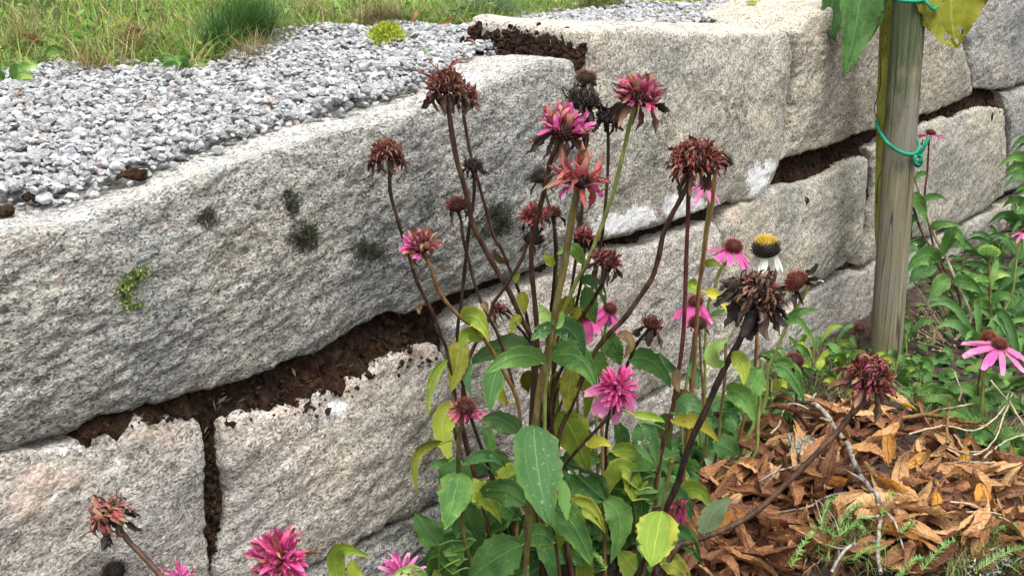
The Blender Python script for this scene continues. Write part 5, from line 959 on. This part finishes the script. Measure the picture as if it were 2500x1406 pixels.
# ------------------------------------------------------------------ twigs, fir sprigs, lichen
def twig(label, pts, wpx, mat='grey', lift=.03, forks=()):
    q = [GB(x, y, lift*(1+.25*math.sin(i*2.1))) for i, (x, y) in enumerate(pts)]; o = thing('twig', q[0], label, 'twig', 'dry twigs on the bed')
    p = catmull(q, 6); p += np.array([[noise.noise(Vector(a*40)), noise.noise(Vector(a*40+5)), noise.noise(Vector(a*40+9))] for a in p])*.0025
    r = wpx/2*p[:, 1]/FPX*1.03*np.linspace(1.05, .7, len(p)); v, f, uv = tube(p, r, 7); put('stem', mesh('stem', v, f, STEM[mat], uv), o)
    for fk in forks:
        p = catmull([GB(x, y, lift*1.1) for x, y in fk], 6); v, f, uv = tube(p, wpx*.32*p[:, 1]/FPX*np.linspace(1, .5, len(p)), 5); put('side_shoot', mesh('side_shoot', v, f, STEM[mat], uv), o)
twig('thick grey knobbly twig running down through the middle of the heap', [(2068, 1090), (2082, 1120), (2100, 1160), (2125, 1190), (2140, 1230), (2146, 1290), (2142, 1340), (2148, 1410)], 15, 'grey', .05, [[(2144, 1285), (2120, 1278), (2085, 1282)], [(2140, 1260), (2180, 1300), (2205, 1350)], [(2110, 1172), (2088, 1160), (2060, 1145)]])
twig('grey bent twig at the far rim of the heap below the ragged head', [(1958, 978), (1990, 988), (2020, 1015), (2038, 1045), (2060, 1075)], 16, 'grey', .05, [[(1990, 985), (1985, 970), (1992, 960)], [(2030, 1030), (2000, 1020), (1960, 1020)]])
twig('pale thin twig lying across the rust leaves before the thick one', [(1900, 1252), (1960, 1240), (2010, 1215), (2060, 1192), (2085, 1186)], 7, 'grey', .05, [[(1990, 1222), (2000, 1255), (2005, 1300), (1990, 1360)], [(2000, 1226), (2040, 1300), (2046, 1400)]])
twig('slim forked twig at the bottom of the heap by the green needles', [(2030, 1420), (2060, 1380), (2100, 1350), (2140, 1335)], 10, 'grey', .05, [[(2080, 1365), (2050, 1375), (2010, 1372)]])
twig('wiry zigzag twig hooking over the ridged leaves', [(1850, 1175), (1900, 1150), (1950, 1135), (1965, 1128)], 6, 'grey', .045, [[(1900, 1150), (1880, 1170), (1858, 1192)]])
twig('long brown twig between heap and the green bed', [(2205, 1022), (2260, 1012), (2300, 1018), (2350, 1030), (2390, 1036)], 12, 'ochre', .05, [[(2270, 1010), (2290, 1000), (2305, 995)], [(2255, 1015), (2275, 1045), (2310, 1066)]])
twig('upright brown twig stub beside the long one', [(2314, 1085), (2312, 1040), (2316, 1000), (2318, 965)], 9, 'ochre', .07)
NET = [[(2220, 1060), (2300, 1040), (2380, 1050), (2440, 1010), (2460, 960)], [(2310, 1090), (2380, 1110), (2430, 1070), (2450, 1020), (2470, 960)], [(2330, 1130), (2400, 1135), (2470, 1130), (2510, 1120)], [(2300, 1000), (2350, 990), (2375, 985)], [(2340, 980), (2345, 950), (2330, 910)], [(2400, 1120), (2450, 1080), (2500, 1060)], [(2320, 1220), (2370, 1230), (2420, 1260), (2460, 1320)], [(2360, 1250), (2420, 1250), (2450, 1255)], [(2440, 1260), (2470, 1300), (2500, 1340)], [(1900, 1000), (1940, 985), (1990, 1010)], [(1880, 1060), (1900, 1040), (1910, 1010), (1930, 985)], [(2420, 930), (2470, 990), (2500, 1040)], [(2330, 1060), (2360, 1100), (2420, 1100)]]
for i, p in enumerate(NET): twig('bleached straw-thin dry stalk in the tangle round the leaf heap', p, 5.5, 'straw', .055)
def needle_mat(name, a, b):
    m = M(name); m.color(m.mix(m.rnd(), a, b)); m.b.inputs['Roughness'].default_value = .45; return m.m
NDL = needle_mat('fir_needle', (.06, .17, .045), (.14, .26, .06))
def sprig(label, a, b, L, kind='fir', nn=64, lift=.05):
    p0, p1 = GB(*a, lift), GB(*b, lift+.015); o = thing('fir_sprig', p0, label, 'sprig', 'green needle sprigs in the leaf heap'); p = catmull([p0, (p0+p1)/2+UP*.008, p1], 8)
    v, f, uv = tube(p, .0009, 5); put('stem', mesh('stem', v, f, STEM['green'], uv), o); bag = Bag(); d = nrm(p1-p0)
    for k in range(nn):
        t = k/nn; c = p0*(1-t)+p1*t+UP*.008*math.sin(math.pi*t); s = nrm(np.cross(d, UP+rg.normal(0, .4, 3)))*(1 if k % 2 else -1); n = nrm(s*.9+d*.6+UP*rg.normal(.2, .35)); e = c+n*L*rg.uniform(.7, 1.1)*(1-.4*t); w = nrm(np.cross(n, UP+rg.normal(0, .3, 3)))*.0006; h = np.cross(n, w)
        bag.add([c-w, c+w, (c+e)/2+w*1.3, e, (c+e)/2-w*1.3], [[0, 1, 2, 4], [4, 2, 3, 3]])
    v = np.concatenate(bag.v); ff = [tuple(dict.fromkeys(r)) for r in np.concatenate(bag.f).tolist()]
    k = put('needles', mesh('needles', v, ff, NDL), o); k['kind'] = 'stuff'
LBS = ['fresh green needle sprig lying on the thin twigs in the heap', 'needle sprig reaching towards the thick grey twig', 'needle sprig sloping under the broad tan leaf', 'short needle sprig right against the thick grey twig', 'needle sprig low at the front edge of the heap', 'needle sprig spread flat beside the slim forked twig', 'blue-green needle sprig at the near corner of the bed', 'needle sprig poking out at the far corner behind amber leaf', 'small needle tuft at the foot of the clump', 'needle tuft among twigs beneath the bright yellow leaf', 'needle sprig near the far straw stalks', 'long needle sprig lying level at the near corner', 'short needle sprig between ribbed leaves by the twig fork']
for lb, (a, b, L) in zip(LBS, [((2040, 1330), (2100, 1240), .014), ((2045, 1335), (2125, 1280), .014), ((2000, 1300), (2035, 1215), .012), ((2150, 1290), (2178, 1255), .012), ((1930, 1400), (1985, 1350), .013), ((2080, 1400), (2160, 1350), .014), ((2250, 1400), (2330, 1340), .014), ((2420, 1350), (2480, 1300), .013), ((1480, 1390), (1440, 1350), .011), ((1350, 1395), (1400, 1370), .011), ((2440, 1000), (2470, 975), .010), ((2380, 1400), (2500, 1370), .016), ((2190, 1330), (2230, 1300), .012)]): sprig(lb, a, b, L)
for lb, (a, b, L) in zip(['needle sprig crossing the lower slope of the heap', 'needle sprig beside the tan ribbed leaf', 'needle sprig under the dark-edged orange leaf', 'needle sprig hidden among lower brown leaves'], [((2020, 1380), (2090, 1320), .013), ((1960, 1330), (2040, 1350), .013), ((2190, 1420), (2250, 1370), .013), ((2060, 1290), (2110, 1330), .012)]): sprig(lb, a, b, L)
def fuzz(name, pts, n, L, label, cols, cat, group=None, w=.0009, spread=.010, parent=None, nrmv=UP, lean=.7, kind=None):
    pts = np.array(pts); V, F, C = [], [], []; base = 0
    for k in range(n):
        c = pts[rg.integers(len(pts))]+rg.normal(0, 1, 3)*spread*np.array([1, 1, .4 if nrmv is UP else 1]); d = nrm(nrmv*rg.uniform(.3, 1.)+rg.normal(0, lean, 3)); s = nrm(np.cross(d, rg.normal(size=3)))*w; l = L*rg.uniform(.5, 1.2)
        V += [c-s, c+s, c+d*l*.6+s*.8, c+d*l]; F.append((base, base+1, base+2, base+3)); base += 4; C += [np.array(cols[rg.integers(len(cols))])*rg.uniform(.7, 1.3)]*4
    o = put(name, mesh(name, np.array(V), np.array(F), GRASS, None, True, {'tone': np.array(C)}), parent); tag(o, label, cat, group, kind); return o
def tpts(pxs, dz): return [TD(*to_ud(x, y), dz+.0) for x, y in pxs]
MOSS = [(.30, .36, .03), (.40, .42, .05), (.20, .27, .025)]
mp = []
for k in range(160):
    a = rg.uniform(0, 6.28); r = math.sqrt(rg.random()); u, d = to_ud(945+44*r*math.cos(a), 112+14*r*math.sin(a)); mp.append(TD(u, d, .006+.030*(1-r*r)))
fuzz('moss_cushion', mp, 5200, .009, 'bright yellow-green moss cushion sitting alone on the gravel', MOSS, 'moss', 'moss cushions on the terrace', .0011, .0045)
mp = []
for k in range(100):
    a = rg.uniform(0, 6.28); r = math.sqrt(rg.random()); u, d = to_ud(1836+32*r*math.cos(a), 44+9*r*math.sin(a)); mp.append(TD(u, d, .010+.022*(1-r*r)))
fuzz('moss_cushion', mp, 3000, .010, 'yellowish moss cushion on top of the tall tan block', MOSS+[(.36, .30, .10)], 'moss', 'moss cushions on the terrace', .0012, .0045)
fuzz('moss_cushion', tpts([(1040, 150), (1048, 158)], .01), 240, .008, 'tiny green moss tuft on gravel beside the tall rust flower', [(.12, .24, .03), (.2, .3, .04)], 'moss', 'moss cushions on the terrace', .001, .008)
fuzz('moss_cushion', tpts([(1640, 18), (1670, 20), (1600, 22)], .012), 1500, .012, 'flat yellow moss at the back of the far gravel', MOSS, 'moss', 'moss cushions on the terrace', .0014, .02)
from mathutils.bvhtree import BVHTree
BV = BVHTree.FromPolygons([v.co[:] for v in S1.data.vertices], [p.vertices[:] for p in S1.data.polygons])
def on_s1(x, y):
    q = ray(x, y); h = BV.ray_cast(Vector(CAM), Vector(q))[0]; return np.array(h) if h is not None else Wp(x, y, .01)
DARKM = [(.022, .026, .012), (.035, .040, .016), (.05, .055, .022), (.015, .016, .010)]
for (cx, cy, rx, ry, n, lb) in [(745, 580, 36, 34, 1500, 'largest dark moss smear on the long grey block'), (710, 492, 20, 34, 800, 'narrow upright dark moss smear above the largest one'), (505, 535, 34, 20, 500, 'thin speckled dark moss patch nearest the gravel corner'), (905, 612, 50, 26, 900, 'olive moss smear low on the grey block near the half pink flower'), (1215, 535, 40, 44, 1900, 'dense dark moss patch behind the crossing flower stems'), (1170, 570, 30, 16, 400, 'faint dark moss trail beside the dense patch')]:
    p = []
    for k in range(420):
        a = rg.uniform(0, 6.28); r = math.sqrt(rg.random())*rg.uniform(.6, 1.35)
        if noise.noise(Vector((r*math.cos(a)*2.2+cx, r*math.sin(a)*2.2, cy)))+.35*(1-r) < .08: continue
        p.append(on_s1(cx+rx*r*math.cos(a), cy+ry*r*math.sin(a)))
    fuzz('moss_patch', p, n, .0034, lb, DARKM, 'moss', 'dark moss patches on the long grey block', .0006, .0035, None, WN, 1.6)
p = [on_s1(x+rg.normal(0, 4), y+rg.normal(0, 4)) for x, y in [(300, 690), (312, 680), (330, 668), (345, 662), (320, 700), (300, 710), (305, 735), (315, 745), (335, 745), (340, 680), (295, 705), (355, 658)] for _ in range(8)]
fuzz('moss_patch', p, 700, .0035, 'bright lime green moss smear on the long grey block', [(.16, .23, .05), (.26, .32, .10), (.11, .16, .03)], 'moss', None, .0018, .0035, None, WN, 1.2)
fuzz('lichen_tuft', [GB(1955+rg.normal(0, 14), 1085+rg.normal(0, 10), .05) for _ in range(30)], 420, .008, 'pale grey-green lichen tuft lying on the leaf heap', [(.42, .46, .40), (.30, .34, .29), (.52, .55, .48)], 'lichen', None, .0012, .006)
fuzz('lichen_tuft', [GB(2420+rg.normal(0, 24), 1390+rg.normal(0, 8), .05) for _ in range(30)], 260, .008, 'whitish lichen scraps at the near corner of the bed', [(.45, .47, .40), (.34, .36, .30)], 'lichen', None, .0012, .008)

# ------------------------------------------------------------------ foliage of the bed beyond the heap
def leafy(name, root, n, L, W, cols, up, label, cat, group, seed, spread=.9, stemmed=False, az=None):
    q = np.random.default_rng(seed); o = thing(name, root, label, cat, group)
    for k in range(n):
        a = q.uniform(0, 6.28) if az is None else az+q.normal(0, .6); l = L*q.uniform(.6, 1.2); h = np.array([math.cos(a), math.sin(a), 0]); e = up*q.uniform(.5, 1.3)
        b = root+h*.01+(UP*L*q.uniform(.0, 1.1) if stemmed else UP*.005); m_ = b+h*l*.5*spread+UP*l*.5*e; t = b+h*l*spread+UP*l*(e*.6-.15); add_leaf(o, None, b, m_, t, W*q.uniform(.7, 1.2), q.normal(0, .4), .3, cols[q.integers(len(cols))], seed*50+k, .75)
    if stemmed:
        v, f, uv = tube(catmull([root-UP*.01, root+UP*L*.6+q.normal(0, .005, 3), root+UP*L*1.15], 5), .0022, 6); put('stem', mesh('stem', v, f, STEM['green'], uv), o)
    return o
GRP = 'leafy perennials in the bed beyond the stake'; LB1 = ['dark leafy perennial directly behind the open pink coneflower', 'dark leafy perennial just beyond the bare cone by the open pink coneflower', 'dark leafy perennial cut by the frame edge beside the open pink coneflower', 'dark leafy perennial at the foot of the stout pale leaning stem',
       'dark leafy perennial behind the foot of the green flower bud', 'low dark leafy perennial beside the tan seed spray on bare earth', 'dark leafy perennial at the frame edge beyond the bare cone', 'low dark leafy perennial between the leaning stems and the seed spray',
       'dark leafy perennial at the frame edge under the washed-out coneflower', 'dark leafy perennial against the base stone behind the green bud', 'farthest dark leafy perennial, at the wall foot by the frame edge']
for i, (x, y, n, L, W) in enumerate([(2390, 850, 11, .15, .036), (2450, 800, 12, .16, .036), (2490, 880, 10, .15, .036), (2400, 760, 10, .15, .034), (2460, 700, 11, .17, .036), (2330, 790, 8, .12, .032), (2500, 760, 10, .17, .036), (2360, 700, 8, .13, .03), (2495, 640, 10, .16, .034), (2440, 620, 8, .13, .03), (2480, 560, 9, .16, .034)]):
    leafy('leafy_plant', GB(x, y), n, L, W*.62, ['deep', 'mid', 'deep', 'blue'], .95, LB1[i], 'plant', GRP, 800+i, .8)
LB2 = ['low green plant at the far rim of the heap behind the upright stub', 'low green plant at the end of the long brown twig', 'low green plant at the foot of the open pink coneflower stem', 'small low green plant halfway between stake and the long brown twig',
       'low green plant under the rays of the open pink coneflower', 'small low green plant nearest the seed spray', 'low green plant among bleached stalks at the heap rim', 'low green plant at the frame edge just below the open pink coneflower',
       'small low green plant before the dark perennials, midway to the stake', 'small low green plant beyond the ragged reddish head', 'low green plant where the heap meets the bleached stalks', 'low green plant at the frame edge beside the far end of the heap']
for i, (x, y, n, L, W) in enumerate([(2350, 1010, 8, .085, .05), (2310, 970, 8, .08, .046), (2400, 980, 8, .08, .042), (2280, 930, 7, .07, .04), (2450, 950, 8, .08, .042), (2240, 900, 7, .06, .036), (2380, 1060, 8, .08, .05), (2490, 1000, 8, .08, .045), (2330, 890, 7, .06, .034), (2230, 960, 7, .06, .034), (2440, 1090, 6, .08, .046), (2500, 1120, 6, .08, .046)]):
    leafy('low_plant', GB(x, y), n, L*.9, W*.72, ['mid', 'deep', 'mid'], .55, LB2[i], 'plant', 'low plants beyond the leaf heap', 840+i)
LB3 = 'small upright weed with little leaves at the foot of the base stones'
for i, (x, y, n, L, W) in enumerate([(1950, 880, 7, .055, .018), (1990, 900, 8, .06, .018), (2030, 890, 7, .06, .016), (2060, 920, 7, .055, .018), (2090, 900, 7, .05, .016), (1985, 950, 8, .05, .018), (1915, 940, 7, .06, .02), (2050, 960, 8, .045, .018), (2110, 940, 7, .045, .016), (2215, 860, 6, .05, .026), (2190, 930, 7, .05, .018), (2130, 970, 7, .045, .018), (1880, 1000, 7, .06, .024), (1850, 960, 7, .07, .024)]):
    leafy('weed', GB(x, y), n, L, W, ['mid', 'lime', 'mid', 'deep'], .9, LB3, 'weed', 'small weeds along the wall foot', 870+i, .8, True)
LB4 = 'dark shaded leafy growth low behind the flowering clump'
for i, (x, y, n, L, W) in enumerate([(1700, 1130, 8, .10, .05), (1780, 1090, 8, .09, .045), (1830, 1060, 7, .09, .04), (1560, 1240, 8, .11, .05), (1640, 1180, 8, .10, .05), (1480, 1330, 8, .11, .055), (1370, 1400, 7, .10, .055), (1240, 1440, 8, .11, .06), (1130, 1480, 7, .11, .055), (1740, 1040, 7, .09, .036), (1800, 1010, 7, .09, .03), (1860, 1040, 7, .08, .03)]):
    leafy('understorey_plant', GB(x, y), n, L, W, ['deep', 'deep', 'mid'], .7, LB4, 'plant', 'low plants behind the clump', 900+i)
leafy('leafy_plant', GB(2540, 600), 14, .34, .034, ['mid', 'deep', 'mid'], .6, 'tall narrow-leaved stem at the far edge of the bed', 'plant', GRP, 931, .35, True, math.pi)
leafy('leafy_plant', GB(2520, 690), 12, .30, .034, ['mid', 'deep', 'mid'], .6, 'second tall narrow-leaved stem at the far edge, nearer the heap', 'plant', GRP, 932, .4, True, math.pi)
# small round leaves carpeting the bare earth: one mass
bag = Bag()
for x, y in in_poly([(1870, 900), (2130, 830), (2230, 640), (2500, 560), (2500, 1120), (2320, 1060), (2190, 985), (1880, 1040)], 640, rg):
    c = GB(x, y, rg.uniform(.004, .028)); n = nrm(UP+rg.normal(0, .45, 3)); a = nrm(np.cross(n, rg.normal(size=3))); b = np.cross(n, a); r = rg.uniform(.005, .013)*(1.2 if x > 2230 else .8); k = np.linspace(0, 2*math.pi, 8, endpoint=False)
    v = [c+(a*math.cos(t)*.8+b*math.sin(t))*r+n*r*.25*math.cos(2*t) for t in k]+[c-n*r*.15]; f = [[8, i, (i+1) % 8, (i+1) % 8] for i in range(8)]; g = np.array([(.05, .12, .03), (.075, .16, .035), (.03, .085, .03), (.12, .19, .04)][rg.integers(4)])*rg.uniform(.7, 1.2)
    bag.add(v, f, None, g)
v = np.concatenate(bag.v); ff = [tuple(dict.fromkeys(r)) for r in np.concatenate(bag.f).tolist()]
tag(put('ground_cover', mesh('ground_cover', v, ff, GRASS, None, True, {'tone': np.concatenate(bag.c)})), 'small round green leaves creeping over the bare earth of the bed', None, None, 'stuff')
gp = np.array([GB(x, y) for x, y in in_poly([(1880, 880), (2130, 850), (2250, 900), (2300, 1000), (2190, 1000), (1880, 1020)], 900, rg)])
v, f, c = blades(gp, rg, .05, .0013, .8, palette(rg, len(gp), [(.09, .14, .03), (.30, .25, .14), (.20, .15, .09), (.06, .11, .03)], [3, 2, 2, 2]))
tag(put('weedy_grass', mesh('weedy_grass', v, f, GRASS, None, True, {'tone': c})), 'thin weedy grass and dry wisps round the foot of the stake', None, None, 'stuff')
sp = []
for k in range(130): sp.append(GB(rg.normal(2275, 32), rg.normal(785, 34), rg.uniform(.01, .07)))
v, f, c = scatter(rocks(0, 4, 77), np.array(sp), rg.uniform(.0018, .0032, len(sp)), rg); m = M('dry_seed'); m.b.inputs['Base Color'].default_value = (.34, .24, .16, 1)
b = Bag(); b.add(v, np.concatenate([f, f[:, -1:]], 1))
for p_ in sp[::2]: tv, tf, tuv = tube([p_, p_*.6+np.array([1.06, 2.72, .0])*.4+UP*.01], .0005, 4); b.add(tv, tf)
v = np.concatenate(b.v); ff = [tuple(dict.fromkeys(r)) for r in np.concatenate(b.f).tolist()]
tag(put('dry_seed_spray', mesh('dry_seed_spray', v, ff, m.m)), 'airy spray of tiny tan seed heads over bare earth beside the stake', None, None, 'stuff')
# broad-leaved weeds in the lawn
LB5 = ['green weed rosette between the dark torn leaf and the reddish tuft', 'green weed rosette just before the dark tussock', 'green weed rosette behind the orange-tan curled leaf', 'green weed rosette beyond the small brown curled leaf', 'green weed rosette at the gravel corner beside the seedling', 'green weed rosette behind the brown cupped leaf']
for i, (x, y) in enumerate([(160, 130), (400, 120), (830, 40), (1040, 55), (20, 190), (250, 90)]):
    u, d = to_ud(x, y); leafy('lawn_weed', TD(u, d), 9, .05, .013, ['mid', 'fresh', 'mid', 'lime'], .9, LB5[i], 'weed', 'broad-leaved weeds in the lawn', 950+i)
for i, (x, y, lb) in enumerate([(25, 215, 'small green seedling alone at the gravel corner'), (95, 165, 'small lobed green weed just before the dark torn leaf'), (450, 190, 'flat weed with a yellowing leaf at the gravel edge under the tussock'), (1190, 60, 'large-leaved weed in the drooping bluish grass')]):
    u, d = to_ud(x, y); leafy('lawn_weed', TD(u, d, .01), 5, .045, .022, ['fresh', 'mid'], .6, lb, 'weed', 'broad-leaved weeds in the lawn', 970+i)
bag = Bag()
for k in range(1800):
    u = rg.uniform(-3, 1.6); dd = rg.exponential(.5); c = TD(u, grass_d(u)+dd+.02, rg.uniform(.015, .05)); n = nrm(UP+rg.normal(0, .5, 3)); a = nrm(np.cross(n, rg.normal(size=3))); b = np.cross(n, a); r = rg.uniform(.004, .011)
    bag.add([c-a*r, c+b*r*.7, c+a*r, c-b*r*.7], [[0, 1, 2, 3]], None, np.array([(.10, .20, .03), (.14, .25, .04), (.07, .15, .03), (.22, .27, .05)][rg.integers(4)])*rg.uniform(.7, 1.25))
tag(put('clover_leaves', bag.mesh('clover_leaves', GRASS, True, 'tone')), 'clover and small leaves mixed into the lawn grass', None, None, 'stuff')
# scraps of bark and straw in the joints
bag = Bag()
for k in range(100):
    if k < 70: x = rg.uniform(320, 1080); y = np.interp(x, [320, 500, 700, 900, 1080], [1005, 985, 935, 860, 790])+rg.normal(0, 22)
    else: x = rg.uniform(500, 545); y = rg.uniform(1040, 1300)
    u, z = UZ(x, y); c = WA*np.array([1, 1, 0])+WD*u+UP*z+WN*(soil_offset(u, z)+.006); d = nrm(WD*rg.normal()+UP*rg.normal()*.7+WN*rg.normal()*.3)*rg.uniform(.003, .011); s = nrm(np.cross(d, WN+rg.normal(0, .3, 3)))*rg.uniform(.0006, .0022)
    bag.add([c-d-s*.3, c-s, c+d*.9, c+s], [[0, 1, 2, 3]], None, np.array([(.16, .10, .055), (.10, .058, .03), (.26, .18, .10), (.05, .032, .02)][rg.integers(4)]))
tag(put('joint_scraps', bag.mesh('joint_scraps', GRASS, True, 'tone'), wall), None, None, None, 'stuff')

# fine grass at the near and far rims of the leaf heap
gp = np.array([GB(x, y, .03) for x, y in in_poly([(2330, 1350), (2480, 1290), (2530, 1420), (2300, 1430)], 500, rg)]+[GB(x, y, .03) for x, y in in_poly([(2040, 1290), (2140, 1270), (2180, 1420), (1960, 1420)], 260, rg)]+[GB(x, y, .01) for x, y in in_poly([(2200, 1000), (2330, 1040), (2500, 1120), (2500, 1050), (2240, 960)], 420, rg)])
v, f, c = blades(gp, rg, .045, .0011, 1.0, palette(rg, len(gp), [(.13, .22, .05), (.34, .30, .17), (.20, .26, .08), (.08, .15, .04)], [3, 2, 2, 2]))
tag(put('rim_grass', mesh('rim_grass', v, f, GRASS, None, True, {'tone': c})), 'fine green and dry grass growing through the rims of the leaf heap', None, None, 'stuff')
# the bed goes on beyond the photograph: the same creeping cover, wisps and litter, thinner
bag = Bag(); sel = []
while len(sel) < 1500:
    x, y = rg.uniform(-.9, 3.0), rg.uniform(.3, 4.9); w = (np.array([x, y, 0])-WA)@WN; q = topx([[x, y, zb(x, y)]])[0]
    if w > .06 and not (-20 < q[0] < 2520 and q[1] < 1430): sel.append((x, y))
for x, y in sel[:900]:
    c = np.array([x, y, zb(x, y)+rg.uniform(.004, .026)]); n = nrm(UP+rg.normal(0, .45, 3)); a = nrm(np.cross(n, rg.normal(size=3))); b = np.cross(n, a); r = rg.uniform(.007, .018)
    bag.add([c-a*r, c-a*r*.4+b*r*.6, c+a*r*.4+b*r*.6, c+a*r, c+a*r*.4-b*r*.6, c-a*r*.4-b*r*.6], [[0, 1, 2, 3], [0, 3, 4, 5]], None, np.array([(.05, .12, .03), (.075, .16, .035), (.12, .19, .04)][rg.integers(3)])*rg.uniform(.7, 1.2))
tag(put('ground_cover', bag.mesh('ground_cover', GRASS, True, 'tone')), 'creeping green cover continuing over the rest of the bed', None, None, 'stuff')
bag = Bag()
for x, y in sel[900:]:
    m4 = np.array(lay(rg, np.array([x, y, zb(x, y)+.008]), rg.uniform(.045, .09), .3)); v, f = lm[rg.integers(16)]; bag.add(v@m4[:3, :3].T+m4[:3, 3], f, uvs)
tag(put('leaf_litter', bag.mesh('leaf_litter', FALL)), 'scattered brown leaves over the rest of the bed', None, None, 'stuff')
